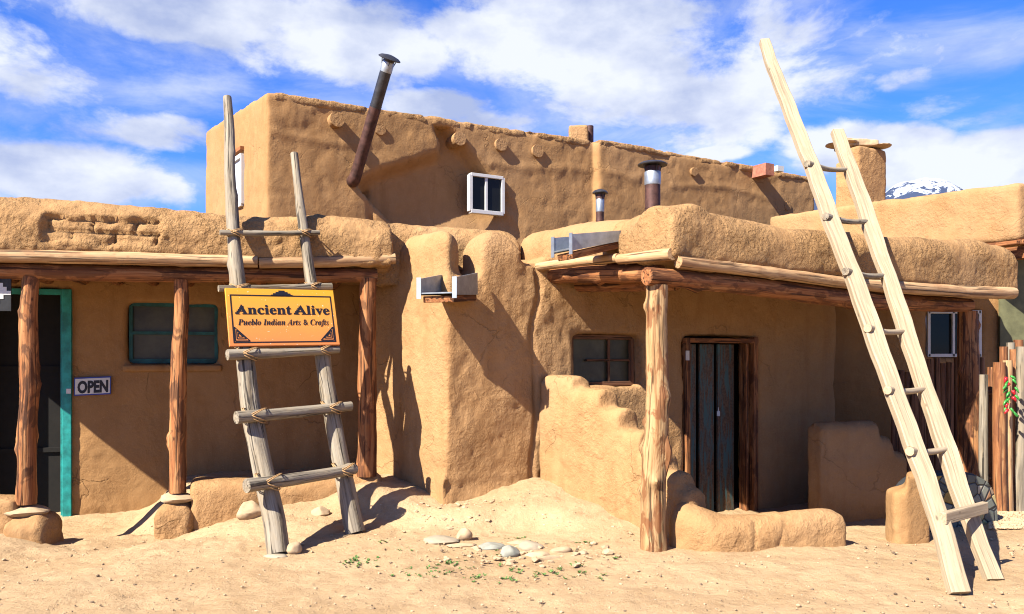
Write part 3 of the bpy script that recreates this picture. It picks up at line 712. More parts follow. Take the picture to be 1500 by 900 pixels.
adobe('wall', body + pil + pil2 + wallp, M_adobe, house, voxel=.033, smooth=20, low=.035, mid=.007, seed=21, hook=hook2)
# parapets: centre run, two blocks along the left side of the porch, long roll along its front
pc = rhexa([(-1.45, 8.42), (.10, 8.82), (.05, 9.25), (-1.45, 8.9)], 2.30, [2.99, 2.95, 2.95, 2.99], .18)
adobe('parapet', pc, M_adobe_r, house, voxel=.03, smooth=20, low=.03, mid=.012, seed=24)
RSi = RS.off(-.06)
pb = rseg(RSi, 757, 840, 0, -.42, (2.56, 2.50), (2.95, 2.92), .16) + rseg(RSi, 840, 906, 0, -.42, (2.50, 2.47), (2.92, 2.86), .16)
adobe('parapet', pb, M_adobe, house, voxel=.026, smooth=36, low=.025, mid=.006, seed=25)
RFp = RF.off(.14)
def fpx(px, py, d=0.0):
    x, y = RF.at(px); return Vector((x + RF.nx * d, y + RF.ny * d, ZZ(py, y)))
zb0, zb1 = ZZ(381, RFp.at(990)[1]), ZZ(433, RFp.at(1490)[1])
tops = [(986, 298), (1080, 316), (1180, 335), (1260, 341), (1330, 346), (1400, 352), (1452, 353), (1494, 364)]
pr = []
for (a0, t0), (a1, t1) in zip(tops[:-1], tops[1:]):
    k0 = (a0 - 986) / 507; k1 = (a1 - 986) / 507
    pr += (rseg(RFp, a0, a1, 0, -.54, (zb0 + (zb1 - zb0) * k0, zb0 + (zb1 - zb0) * k1), (ZZ(t0, RFp.at(a0)[1]) + .03, ZZ(t1, RFp.at(a1)[1]) + .03), .16))
q0 = RS.pt(985, -.0)
pr += rseg(RS, 903, 984, 0, -.55, (ZZ(378, RS.at(903)[1]), zb0), (ZZ(318, RS.at(903)[1]) + .04, ZZ(298, RS.at(985)[1]) + .03), .2)
def hook3(co, no):
    front = sstep(no[:, 0] * .5 - no[:, 1] * .866, .3, .7); z = co[:, 2]
    return .010 * np.maximum(0, fbm(co, 13, 3, 61)) * front * sstep(z, 2.45, 2.62) * sstep(co[:, 0], 1.5, 1.7)
adobe('parapet', pr, M_adobe_r, house, voxel=.026, smooth=28, low=.036, mid=.008, seed=26, hook=hook3, chip=.004)
# porch roof + house roof
r1 = RF.at(985); r2 = RF.at(1488)
adobe('roof', [hexa([(r1[0], r1[1]), (r2[0], r2[1]), (6.9, 12.4), (.1, 9.6)], 2.50, 2.60), hexa([(-1.3, 8.7), (.3, 8.7), (6.2, 11.9), (-2.9, 12.5)], 2.50, 2.62)], M_adobe_d, house, voxel=.07, smooth=2, low=.01)
# logs of the right porch
log('fascia_log', [fpx(978, 386, .13), fpx(1130, 404, .13), fpx(1250, 419, .13), fpx(1400, 429, .13), fpx(1466, 431, .13)], [.050, .052, .058, .066, .068], M_beam_pale, house, seed=31, rough=.1, knots=5)
log('porch_beam', [fpx(944, 405, .03), fpx(1100, 420, .02), fpx(1250, 437, .0), fpx(1350, 442, -.16), fpx(1447, 446, -.22)], [.075, .085, .10, .09, .078], M_beam, house, seed=32, rough=.1, knots=5)
def rs(px, py, d=0.0):
    x, y = RS.at(px); return Vector((x + RS.nx * d, y + RS.ny * d, ZZ(py, y)))
log('fascia_log', [rs(755, 396, .0), rs(830, 386, .01), rs(906, 378, .0)], [.042, .045, .04], M_beam_pale, house, seed=33, rough=.08, knots=1)
log('fascia_log', [rs(907, 380, .0), rs(985, 372, .0)], [.045, .052], M_beam_pale, house, seed=34, rough=.08, knots=1)
log('side_beam', [rs(768, 404, -.16), rs(850, 401, -.14), rs(950, 399, -.12)], [.08, .085, .08], M_beam, house, seed=35, rough=.08, knots=2)
log('side_beam', [rs(800, 415, -.42), rs(945, 412, -.34)], [.075, .07], M_beam, house, seed=36, rough=.08, knots=2)
for i in range(9):
    t_ = .35 + i * .52; bx0 = (RF.x + RF.dx * t_, RF.y + RF.dy * t_)
    log('rafter', [(bx0[0], bx0[1], 2.44), (bx0[0] - .5 * 1.9, bx0[1] + .866 * 1.9, 2.46)], .055, M_beam, house, seed=40 + i, seg=10, step=.4)
R1 = RF.at(961); R2 = RF.off(-.24).at(1417)
post(house, (R1[0] - .02, R1[1] - .02, -.12), (R1[0] + .01, R1[1], ZZ(418, R1[1])), .094, M_post_pale, 51, 8, .012)
log('post_knot', [(R1[0] + .035, R1[1] - .04, ZZ(700, 6.7)), (R1[0] + .05, R1[1] - .05, ZZ(660, 6.7)), (R1[0] + .025, R1[1] - .03, ZZ(610, 6.7))], [.035, .062, .03], M_post_pale, house, seed=52, rough=.5, step=.02)
post(house, (R2[0], R2[1], -.3), (R2[0], R2[1], ZZ(456, R2[1])), .112, M_post, 57, 5, .01)
meshparts('room_backing', [wseg(RB, 810, 1222, -.42, -.46, -.6, 2.5)], M_dark, house)  # dark sheet added to stop light leaking in behind the blue door
# drain spouts
def spout(fn, bn, fw, zf_, zb_, h0, h1, lip=True):
    """fn/bn: front and back foot of the near cheek; fw: vector to the far cheek"""
    fn, bn, fw = Vector(fn), Vector(bn), Vector(fw)
    V, Fc = [], []; parts_ = []
    out = (fn - bn).normalized()
    def plate(o_):
        a_, b_ = fn + o_, bn + o_; th = fw.normalized() * .006
        v_ = [(*(a_ + th * s_), z) for s_, z in ()]
        vs = []
        for s_ in (-1, 1):
            vs += [Vector((a_.x + th.x * s_, a_.y + th.y * s_, zf_)), Vector((b_.x + th.x * s_, b_.y + th.y * s_, zb_)), Vector((b_.x + th.x * s_, b_.y + th.y * s_, zb_ + h1)), Vector((a_.x + th.x * s_, a_.y + th.y * s_, zf_ + h0))]
        return vs, [(0, 1, 2, 3), (7, 6, 5, 4), (0, 4, 5, 1), (1, 5, 6, 2), (2, 6, 7, 3), (3, 7, 4, 0)]
    parts_ = [plate(Vector((0, 0))), plate(fw)]
    root = meshparts('drain_spout', parts_, M_tin, house)
    c0 = (fn + fw / 2); c1 = (bn + fw / 2)
    meshparts('trough', [bar((c0.x, c0.y, zf_ + .02), (c1.x, c1.y, zb_ + .03), fw.length - .02, .012)], M_tin, root)
    fl = [box((fn.x + s_.x, fn.y + s_.y, zf_ + h0 / 2 - .01), (fw.x / fw.length * .022, fw.y / fw.length * .022, 0), (out.x * .004, out.y * .004, 0), (0, 0, h0 / 2 + .02)) for s_ in (Vector((0, 0)) - fw * .05, fw * 1.05)]
    for q_ in fl: meshparts('flange', [q_], M_tin, root)
    gbars('wooden_bed', [((c0.x - out.x * .04, c0.y - out.y * .04, zf_ - .035), (c1.x, c1.y, zb_ - .03), fw.length * .96, .06)], M_beam, root)
    return root
spout((-.535, 7.42), (-.34, 7.99), (-.305, .10), ZZ(432, 7.42), ZZ(432, 7.99), .155, .215)
spout((.50, 7.07), (1.02, 7.38), (-.13, .22), ZZ(368, 7.07), ZZ(352, 7.38), .145, .09)
# blue door, frame, lintel
def rbp(px, d): return RB.pt(px, d)
zd0 = -.45
boards = [bar((*rbp(px, -.16), zd0), (*rbp(px, -.16), dz1 - .01), .235, .035, (RB.nx, RB.ny, 0)) for px in (1021, 1048)] + [bar((*rbp(1076, -.16), zd0), (*rbp(1076, -.16), dz1 - .01), .27, .035, (RB.nx, RB.ny, 0))]
dleaf = meshparts('door', boards, M_door, house); bevel(dleaf, .006)
meshparts('door_stile', [bar((*rbp(1063, -.13), zd0), (*rbp(1063, -.13), dz1 - .01), .035, .03, (RB.nx, RB.ny, 0))], M_door, dleaf)
meshparts('padlock', [box((*rbp(1061, -.10), ZZ(607, 9.7)), (.018, 0, 0), (0, .012, 0), (0, 0, .03)), bar((*rbp(1061, -.10), ZZ(604, 9.7)), (*rbp(1061, -.10), ZZ(598, 9.7)), .02, .01, (1, 0, 0))], M_tin, dleaf)
fr = gbars('door_frame', [((*rbp(1006, -.03), zd0), (*rbp(1006, -.03), dz1 + .06), .06, .12, (RB.nx, RB.ny, 0)), ((*rbp(1105, -.03), zd0), (*rbp(1105, -.03), dz1 + .08), .075, .12, (RB.nx, RB.ny, 0)),
                ((*rbp(1096, -.07), zd0), (*rbp(1096, -.07), dz1), .04, .12, (RB.nx, RB.ny, 0)), ((*rbp(1002, -.03), dz1 + .03), (*rbp(1109, -.03), dz1 + .03), .115, .055)], M_beam, house)
meshparts('hinge_plate', [box((*rbp(1004, .036), ZZ(521, 9.5)), (.022, .012, 0), (.002, -.003, 0), (0, 0, .055))], M_white, fr)
# deep-set window
wy = RB.at(890)[1]; A0, A1 = RB.pt(848, -.16), RB.pt(938, -.16)
wf = gbars('window_frame', [((*A0, wzz[0]), (*A0, wzz[1]), .05, .05, (RB.nx, RB.ny, 0)), ((*A1, wzz[0]), (*A1, wzz[1]), .05, .05, (RB.nx, RB.ny, 0)), ((*RB.pt(905, -.17), wzz[0]), (*RB.pt(905, -.17), wzz[1]), .03, .03, (RB.nx, RB.ny, 0)),
                ((*A0, wzz[1] - .02), (*A1, wzz[1] - .02), .05, .05), ((*A0, wzz[0] + .02), (*A1, wzz[0] + .02), .05, .05), ((*RB.pt(872, -.17), ZZ(528, wy)), (*RB.pt(936, -.17), ZZ(528, wy)), .03, .025)], M_fence_d, house)
meshparts('pane', [bar((*RB.pt(845, -.20), sum(wzz) / 2), (*RB.pt(941, -.20), sum(wzz) / 2), .01, wzz[1] - wzz[0])], M_dusty, wf)
# stovepipes standing on this roof
def capprof(r): return [(r * 1.9, 0), (r * 1.95, .012), (r * 1.5, .035), (r * .7, .05), (r * .3, .055)]
def stovepipe(parent, base, top, r, mat, collar=True, cap=True, bands=()):
    base, top = Vector(base), Vector(top); ax = (top - base).normalized(); L = (top - base).length
    o = meshparts('stovepipe', [lathe(base, [(r, 0), (r, L)], 24, ax)], mat, parent, smooth=True, sharp=40)
    for b_ in bands: meshparts('pipe_seam', [lathe(base + ax * L * b_, [(r * 1.04, 0), (r * 1.04, .012)], 24, ax)], mat, o, smooth=True, sharp=40)
    if collar: meshparts('collar', [lathe(top - ax * (.22 * 1), [(r * 1.02, 0), (r * 1.06, .01), (r * 1.06, .15), (r * .9, .17)], 24, ax)], M_tin, o, smooth=True, sharp=40)
    if cap:
        meshparts('cap', [lathe(top + ax * .01, capprof(r), 24, ax)], M_black, o, smooth=True, sharp=40)
        u = ax.cross(Vector((1, 0, 0))).normalized(); v_ = ax.cross(u)
        for k in (0.3, 1.87, 3.44, 5.01): meshparts('strut', [bar(top - ax * .07 + (u * math.cos(k) + v_ * math.sin(k)) * r, top + ax * .02 + (u * math.cos(k) + v_ * math.sin(k)) * r * 1.3, .012, .006, u if abs(math.sin(k)) > .5 else v_)], M_black, o)
    return o
s1 = P(956, 330, 9.6); s2 = P(956, 244, 9.6)
stovepipe(house, (s1.x, s1.y, 2.5), s2, .09, M_rust, bands=(.62,))
s1 = P(878, 330, 10.2); s2 = P(879, 285, 10.2)
stovepipe(house, (s1.x, s1.y, 2.5), s2, .05, M_rust, bands=(.7,))

# ================================================================== HOUSE 3: the upper storey behind
upper = thing('two_storey_house', (1, 13, 0), 'tall flat-topped adobe house block rising behind the shop, with round log ends in its wall', 'adobe house')
yC = UF.at(392)[1]
zt0 = ZZ(134, 11.0)
UBk = 5.0
xl, yl = US.at(300)
xr, yr = UF.at(1185); xm, ym = UF.at(868)
e1 = (-3.3, 11.0)
ub = [hexa([e1, (xm, ym), (xm - UBk * .5, ym + UBk * .866), (xl, yl + .8)], 0.3, [zt0 - .0, ZZ(206, ym), ZZ(206, ym), 5.25]),
      hexa([e1, (-2.7, 11.4), (xl + 1.5, yl + .8), (xl, yl)], .3, [zt0, zt0, 5.3, 5.35]),
      hexa([UF.pt(869, .12), UF.pt(1187, .12), (xr - UBk * .5, yr + UBk * .866), (xm - .2, ym + 1)], 0.3, [ZZ(205, ym - .1), ZZ(262, yr - .1), 5.1, 5.2])]
def uhook(co, no):
    u = (co[:, 0] + 3.3) * c30 + (co[:, 1] - 11.0) * s30; z = co[:, 2]
    front = sstep(no[:, 0] * .5 - no[:, 1] * .866, .6, .85)
    # hollow shaped to make the broad shadow right of the stovepipe: sharp lip on its upper left, long slope out again
    X_, Y_ = co[:, 0], co[:, 1]
    px = CX + F * X_ / Y_; py = HY - F * (z - EYE) / Y_
    # wall coordinates of the lip, fixed numbers in metres
    s_ = (u - 1.24) * .67 + (z - 4.07) * .74        # across the light's path on the wall
    t_ = (u - 1.24) * .74 - (z - 4.07) * .67        # along the light's path, down to the right
    t0 = np.interp(s_, [0, .42, .79, 1.3, 1.42, 1.5, 1.67], [0, .12, .31, .55, .5, .27, .25])
    d = .27 * sstep(t_ - t0, -.03, .20) * (1 - sstep(t_ - t0, .75, 2.2)) * sstep(s_, -.05, .03) * (1 - sstep(s_, 1.6, 1.75))
    ridge = .012 * sstep(fbm(co, 5, 3, 14), 0, .5) * sstep(z, 4.55, 4.8)
    lip = .016 * np.exp(-((z - 4.62 + .05 * np.sin(u * 2.1)) / .06) ** 2)
    crk = np.exp(-((u - 1.50 - .04 * vnoise(co * np.array([0, 0, 1.0]), 5, 4)) / .045) ** 2) * (z < 4.0) * (.6 + .6 * vnoise(co, 11, 6))
    return front * (-d + ridge + lip * (vnoise(co, 1.3, 9) > -.2) - .12 * crk)
adobe('wall', ub, M_adobe_s, upper, voxel=.045, smooth=7, low=.022, mid=.004, seed=41, hook=uhook)
# crumbly coping line
cop = [hexa([UF.pt(396, .012), UF.pt(866, .012), UF.pt(866, -.3), UF.pt(396, -.3)], [zt0 - .13, ZZ(206, ym) - .13, ZZ(206, ym) - .13, zt0 - .13], [zt0 + .01, ZZ(206, ym) + .01, ZZ(206, ym) + .01, zt0 + .01]),
       hexa([UF.pt(872, .132), UF.pt(1183, .132), UF.pt(1183, -.2), UF.pt(872, -.2)], [ZZ(205, ym) - .12, ZZ(262, yr) - .12, ZZ(262, yr) - .12, ZZ(205, ym) - .12], [ZZ(205, ym) + .01, ZZ(262, yr) + .01, ZZ(262, yr) + .01, ZZ(205, ym) + .01])]
adobe('coping', cop, M_adobe_r, upper, voxel=.035, smooth=7, low=.03, mid=.012, seed=43, chip=.03)
def uf(px, py, d=0.0, pl=UF):
    x, y = pl.at(px); return Vector((x + pl.nx * d, y + pl.ny * d, ZZ(py, y)))
for (px, py, r, L) in ((490, 178, .105, .13), (556, 190, .085, .03), (672, 204, .105, .05), (732, 213, .10, .06), (786, 222, .105, .05)):
    a_ = uf(px, py, -.25); b_ = uf(px, py, L)
    o = log('viga', [a_, b_], r, M_adobe_d, upper, seed=px, rough=.06, step=.05); 
for (px, py, r, L) in ((1008, 254, .08, .18), (1146, 304, .09, .14)):
    log('viga', [uf(px, py, -.2), uf(px, py, L)], r, M_adobe_d, upper, seed=px, rough=.2, step=.05)
# white sliding window
wpl = UF; zy = UF.at(711)[1]; wq = (ZZ(312, zy), ZZ(259, zy)); A0, A1 = UF.pt(688, .01), UF.pt(735, .01)
fr = meshparts('window_frame', [bar((*A0, wq[0]), (*A0, wq[1]), .055, .09, (UF.nx, UF.ny, 0)), bar((*A1, wq[0]), (*A1, wq[1]), .055, .09, (UF.nx, UF.ny, 0)), bar((*A0, wq[0]), (*A1, wq[0]), .094, .06), bar((*A0, wq[1]), (*A1, wq[1]), .094, .05),
                               bar((*UF.pt(711, .005), wq[0]), (*UF.pt(711, .005), wq[1]), .045, .07, (UF.nx, UF.ny, 0))], M_white, upper); bevel(fr, .005)
meshparts('pane', [bar((*UF.pt(690, .012), sum(wq) / 2), (*UF.pt(710, .012), sum(wq) / 2), .012, wq[1] - wq[0])], M_glass, fr)
meshparts('pane', [bar((*UF.pt(712, .012), sum(wq) / 2), (*UF.pt(733, .012), sum(wq) / 2), .012, wq[1] - wq[0])], M_glass, fr)
# window in the sunny left side
ys = US.at(350)[1]; sq_ = (ZZ(302, ys), ZZ(232, ys)); A0, A1 = US.pt(343, -.01), US.pt(356, -.01)
fr = meshparts('window_frame', [bar((*A0, sq_[0]), (*A0, sq_[1]), .06, .09, (US.nx, US.ny, 0)), bar((*A1, sq_[0]), (*A1, sq_[1]), .06, .09, (US.nx, US.ny, 0)), bar((*A0, sq_[0]), (*A1, sq_[0]), .094, .06), bar((*A0, sq_[1]), (*A1, sq_[1]), .094, .06)], M_white, upper)
meshparts('pane', [bar((*A0, sum(sq_) / 2), (*A1, sum(sq_) / 2), .03, sq_[1] - sq_[0])], M_blind, fr)
meshparts('lintel', [bar((*US.pt(338, .0), sq_[1] + .10), (*US.pt(357, .0), sq_[1] + .10), .10, .05)], M_beam, upper)
# the long leaning stovepipe
b0 = uf(517, 262, .10); t0_ = P(570, 88, 10.9)
sp_ = stovepipe(upper, b0, t0_, .078, M_black, collar=False, bands=(.62,))
ax = (t0_ - b0).normalized(); L = (t0_ - b0).length
meshparts('pipe_section', [lathe(b0 - ax * .02, [(.081, 0), (.081, L * .62)], 24, ax)], M_rust, sp_, smooth=True, sharp=40)
meshparts('collar', [lathe(t0_ - ax * .16, [(.082, 0), (.082, .13), (.07, .15)], 24, ax)], M_tin, sp_, smooth=True, sharp=40)
log('elbow', [uf(517, 262, -.15), uf(516, 266, .05), b0 + ax * .08], [.082, .09, .082], M_rust, upper, seed=1, rough=.01, step=.03)
pz = P(864, 185, 14.3); stovepipe(upper, (pz.x, pz.y, 4.9), pz, .065, M_rust, collar=False, cap=False)
adobe('chimney', [hexa([P(833, 200, 14.0).xy[:], P(862, 200, 14.0).xy[:], P(862, 200, 14.4).xy[:], P(833, 200, 14.4).xy[:]], 4.8, ZZ(187, 14.2))], M_adobe, upper, voxel=.035, smooth=10, low=.03)
# pink wooden roof drain
dv = Vector((UF.nx, UF.ny)); a_ = uf(1103, 254, .10)
meshparts('roof_drain', [bar(uf(1101, 255, -.1), uf(1101, 255, .45), .22, .22)], M_pink, upper)
meshparts('drain_lip', [bar(uf(1112, 255, .40), uf(1112, 255, .53), .16, .10)], M_whiteb, upper)

# ================================================================== HOUSE 4: the far house on the right
far = thing('adobe_house', (6, 12, 0), 'adobe house at the right edge with a capped chimney and a wooden eave board', 'adobe house')
f0 = FS.at(1492); f1 = FS.at(1125)
zt_, zt2 = ZZ(265, f0[1]), ZZ(318, f1[1])
adobe('parapet', [hexa([f0, (f0[0] + 3, f0[1] + 1.7), (f1[0] + 3, f1[1] + 1.5), f1], 3.06, [zt_, zt_, zt2, zt2 + .02])], M_adobe, far, voxel=.05, smooth=7, low=.03, mid=.008, seed=51)
def plank(name, a_, b_, w, h, mat, par): return gbars(name, [(a_, b_, w, h)], mat, par)
plank('eave_board', (*FS.pt(1498, .09), 3.03), (*FS.pt(1240, .09), 3.03), .10, .05, M_beam, far)
plank('eave_beam', (*FS.pt(1500, -.15), 2.92), (*FS.pt(1240, -.15), 2.92), .16, .16, M_beam, far)
plank('eave_board', (f0[0] - .03, f0[1] - .05, 3.04), (f0[0] + 2.9, f0[1] + 1.6, 3.04), .12, .06, M_beam, far)
# back wall of the passage, frontal
YW = 11.3
xw = lambda px: (px - CX) / F * YW
wz_ = (ZZ(523, YW), ZZ(455, YW))
adobe('wall', [hexa([(xw(a0), YW), (xw(a1), YW), (xw(a1), YW + .3), (xw(a0), YW + .3)], z0, z1) for a0, a1, z0, z1 in
               ((1195, 1358, -.6, 3.0), (1358, 1438, -.6, wz_[0]), (1358, 1438, wz_[1], 3.0), (1438, 1600, -.6, 3.0))], M_adobe_shade, far, voxel=.045, smooth=4, seed=52)
fr = meshparts('window_frame', [bar((xw(p), YW + .02, wz_[0]), (xw(p), YW + .02, wz_[1]), w_, .05, (0, 1, 0)) for p, w_ in ((1361, .04), (1397, .035), (1436, .04))] +
               [bar((xw(1360), YW + .02, z), (xw(1437), YW + .02, z), .05, .045) for z in (wz_[0] + .02, wz_[1] - .02)], M_white, far); bevel(fr, .004)
meshparts('pane', [box((xw(1398), YW + .05, sum(wz_) / 2), (.36, 0, 0), (0, .006, 0), (0, 0, (wz_[1] - wz_[0]) / 2))], M_glass, fr)
plank('door_post', (xw(1459), YW - .08, -.4), (xw(1459), YW - .08, 3.0), .09, .09, M_beam, far)
meshparts('painted_panel', [box((xw(1492), YW - .06, 1.9), (.30, 0, 0), (0, .02, 0), (0, 0, 1.0))], M_olive, far)
# chimney with stone caps
cY = 14.6
ca = P(1222, 290, cY); cb = P(1298, 290, cY)
CH = Plane(cb.x, cb.y - .0, .5, -.866)
k1 = P(1257, 290, 13.9); kl = P(1222, 290, 14.4); kr = P(1300, 290, 14.25)
chimney = adobe('chimney_stack', [hexa([(kl.x, kl.y), (k1.x, k1.y), (kr.x, kr.y), (kr.x - .4, kr.y + .55)], 3.3, 4.62), hexa([(kl.x, kl.y), (kl.x + .17, kl.y - .2), (kl.x + .5, kl.y + .3), (kr.x - .4, kr.y + .55)], 4.4, 5.0),
      hexa([(k1.x - .12, k1.y + .1), (k1.x + .02, k1.y), (kr.x, kr.y), (kr.x - .3, kr.y + .5)], 4.4, ZZ(214, 14.0))], M_adobe, far, voxel=.03, smooth=26, low=.03, mid=.006, seed=53)
def slab(px, py, Y, rx, ry, rz, seed, par, mat=M_stone, name='cap_stone', rot=0): p = P(px, py, Y); return rock(name, p, rx, ry, rz, mat, par, seed, rot, amp=.12)
slab(1233, 212, 14.3, .27, .3, .035, 71, chimney); ct = P(1240, 213, 14.1); cu_ = P(1288, 213, 14.1); adobe('cap_stone', [hexa([(ct.x, ct.y), (cu_.x, cu_.y), (cu_.x - .05, cu_.y + .5), (ct.x - .05, ct.y + .45)], ct.z - .01, [ct.z + .15, ct.z + .10, ct.z + .10, ct.z + .15])], M_stone, chimney, voxel=.022, smooth=3, low=.03, mid=.012, seed=8); slab(1284, 216, 14.25, .24, .28, .025, 73, chimney)

# ================================================================== low adobe walls
def lowwall(name, label, cat, parts, mat=M_adobe, **k):
    o = adobe(name, parts, mat, None, **k); return tag(o, label, cat)
# stepped wall between buttress and the corner post
ST = Plane(.300, 8.32, .63, -.775)
ST.nx, ST.ny = -.775, -.63
prof = [(788, 836, 556), (826, 876, 576), (866, 906, 604), (896, 936, 636), (926, 966, 668), (956, 990, 698), (980, 1006, 722)]
sp_parts = []
for i, (a0, a1, py) in enumerate(prof):
    m_ = (a0 + a1) / 2; x_, y_ = ST.at(m_); z_ = ZZ(py, y_) + .04
    sp_parts += rseg(ST, a0, a1, 0, -.29, -.6, z_, .09)
lowwall('stepped_wall', 'sunlit adobe wall stepping down from the buttress to the corner porch post', 'low wall', sp_parts, voxel=.024, smooth=30, low=.03, mid=.006, seed=61)
# front bench wall
b0_ = P(1052, 812, 6.6); b1_ = P(1247, 802, 6.88)
bp = rhexa([(b0_.x, b0_.y), (b1_.x, b1_.y), (b1_.x - .07, b1_.y + .30), (b0_.x - .02, b0_.y + .30)], -.5, [.265, .30, .30, .265], .11) + \
      rhexa([(b0_.x - .02, b0_.y), (b0_.x + .2, b0_.y + .3), (1.42, 7.12), (1.30, 6.82)], -.5, [.28, .28, .38, .36], .11)
def bhook(co, no):
    front = sstep(-no[:, 1], .4, .8)
    return .010 * front * fbm(co, 8, 3, 5) - .018 * front * np.exp(-((co[:, 0] - 1.98 - .15 * (co[:, 2] - .1)) / .016) ** 2) - .012 * front * np.exp(-((co[:, 0] - 2.24 - .4 * (co[:, 2] - .15)) / .014) ** 2)
lowwall('bench_wall', 'low rounded adobe wall with a cracked front, lying before the blue door', 'low wall', bp, M_adobe, voxel=.024, smooth=42, low=.03, mid=.006, seed=62, hook=bhook)
# inner stepped wall in the shade
IN = Plane(*P(1186, 762, 9.1).xy[:], .94, .34)
ip = []
for a0, a1, py in ((1203, 1291, 620), (1286, 1311, 642), (1306, 1330, 664)):
    x_, y_ = IN.at((a0 + a1) / 2); ip += rseg(IN, a0, a1, 0, -.26, -.7, ZZ(py, y_) + .02, .1)
lowwall('stepped_wall', 'shaded adobe wall with three steps inside the porch, right of the blue door', 'low wall', ip, M_adobe, voxel=.03, smooth=14, low=.025, mid=.006, seed=63)
# small pier beside the mosaic
pa, pb_ = P(1310, 800, 7.15), P(1366, 800, 7.22)
lowwall('adobe_pier', 'small smooth adobe stub in front of the stone mosaic', 'low wall',
        [hexa([(pa.x, pa.y), (pb_.x, pb_.y), (pb_.x, pb_.y + .3), (pa.x + .05, pa.y + .3)], -.5, [.40, .44, .44, .40]), hexa([P(1326, 800, 7.14).xy[:], (pb_.x, pb_.y), (pb_.x, pb_.y + .3), P(1326, 800, 7.4).xy[:]], -.5, .56)], M_adobe_s, voxel=.024, smooth=22, low=.02, mid=.003, seed=64)
# mosaic wall: an arched slab faced with stones
mo = thing('mosaic_wall', P(1380, 795, 7.6), 'arched low wall faced with grey and ochre flagstone pieces, behind the pale ladder', 'low wall')
ma = P(1316, 795, 7.5); mb = P(1456, 795, 7.85)
mdir = Vector((mb.x - ma.x, mb.y - ma.y)).normalized(); mn = Vector((mdir.y, -mdir.x)); mL = (Vector(mb.xy) - Vector(ma.xy)).length
def arch(L_, H_, n=22, z0=-.12, inset=0):
    o_ = []
    for i in range(n + 1):
        th = math.pi * (1 - i / n); o_.append((L_ / 2 + (L_ / 2 - inset) * math.copysign(abs(math.cos(th)) ** .62, math.cos(th)), z0 + (H_ - inset) * math.sin(th) ** .55))
    return o_
def archslab(f_, b_, inset):
    o_ = arch(mL, .62, inset=inset); V_, F_ = [], []
    for d_ in (f_, b_):
        for u_, z_ in o_: V_.append((ma.x + mdir.x * u_ + mn.x * d_, ma.y + mdir.y * u_ + mn.y * d_, z_))
    n_ = len(o_); F_.append(tuple(range(n_))); F_.append(tuple(range(2 * n_ - 1, n_ - 1, -1)))
    for i in range(n_): j = (i + 1) % n_; F_.append((i, i + n_, j + n_, j))
    return V_, F_
o = meshparts('mosaic_face', [archslab(.06, .0, .02)], M_mos, mo)
o = meshparts('edging', [archslab(.0, -.15, 0)], M_slate, mo); bevel(o, .02, 3)
# low bench between the left posts
g2 = LF.off(.10)
bl = rseg(g2, 276, 372, .02, -.45, -.6, (ZZ(705, 7.8), ZZ(704, 8.0)), .1) + rseg(g2, 366, 560, .0, -.5, -.4, (ZZ(706, 8.0), ZZ(692, 8.3)), .1)
lowwall('adobe_bench', 'low sunlit adobe ledge running between the porch posts behind the grey ladder', 'low wall', bl, M_adobe, voxel=.03, smooth=16, low=.025, mid=.008, seed=65)
q1 = P(-70, 800, 7.25); q2 = P(22, 800, 7.32)
lowwall('adobe_bench', 'rounded adobe lump at the left frame edge beside the first post footing', 'low wall', [hexa([(q1.x, q1.y), (q2.x, q2.y), (q2.x, q2.y + .35), (q1.x, q1.y + .35)], -.6, [.36, .30, .28, .36])], M_adobe, voxel=.03, smooth=22, low=.03, seed=66)

# ================================================================== ladders
def solve(Fp, Ap, px, py):
    """point of the straight line Fp->Ap (in y,z) seen at height py; x from px"""
    k = (HY - py) / F
    dy, dz = Ap.y - Fp.y, Ap.z - Fp.z
    t = (k * Fp.y - (Fp.z - EYE)) / (dz - k * dy)
    Y = Fp.y + dy * t; return Vector(((px - CX) / F * Y, Y, Fp.z + dz * t))
la = thing('grey_ladder', (P(460, 800, 6.9).x, 6.9, 0), 'weathered grey pole ladder leaning on the shop roof, its rungs tied with rawhide', 'ladder')
F1, A1_ = P(405, 812, 6.575), P(345, 300, 7.72)
F2, A2_ = P(520, 781, 7.2), P(447, 325, 7.93)
st1 = [(333, 143), (336, 190), (337, 250), (340, 310), (343, 360), (348, 415), (352, 465), (360, 530), (366, 590), (377, 650), (390, 710), (402, 765), (408, 812)]
r1_ = [.040, .048, .050, .058, .058, .070, .075, .077, .080, .085, .088, .089, .090]
st2 = [(431, 225), (436, 270), (441, 310), (446, 345), (451, 380), (457, 420), (466, 470), (473, 530), (483, 590), (494, 650), (506, 710), (515, 755), (521, 781)]
r2_ = [.036, .040, .045, .048, .050, .056, .060, .068, .074, .078, .080, .082, .084]
def p1(py): 
    xs = np.interp(py, [s_[1] for s_ in st1], [s_[0] for s_ in st1]); return solve(F1, A1_, xs, py)
def p2(py):
    xs = np.interp(py, [s_[1] for s_ in st2], [s_[0] for s_ in st2]); return solve(F2, A2_, xs, py)
log('stile', [solve(F1, A1_, *s_) for s_ in st1], r1_, M_grey, la, seed=71, rough=.1, knots=6, seg=18)
log('stile', [solve(F2, A2_, *s_) for s_ in st2], r2_, M_grey, la, seed=72, rough=.1, knots=6, seg=18)
rungs = [((322, 341), (468, 341), .026, .024), ((320, 423), (486, 420), .030, .034), ((333, 520), (496, 512), .046, .036), ((346, 612), (514, 595), .052, .044), ((361, 712), (520, 687), .056, .048)]
lash = []
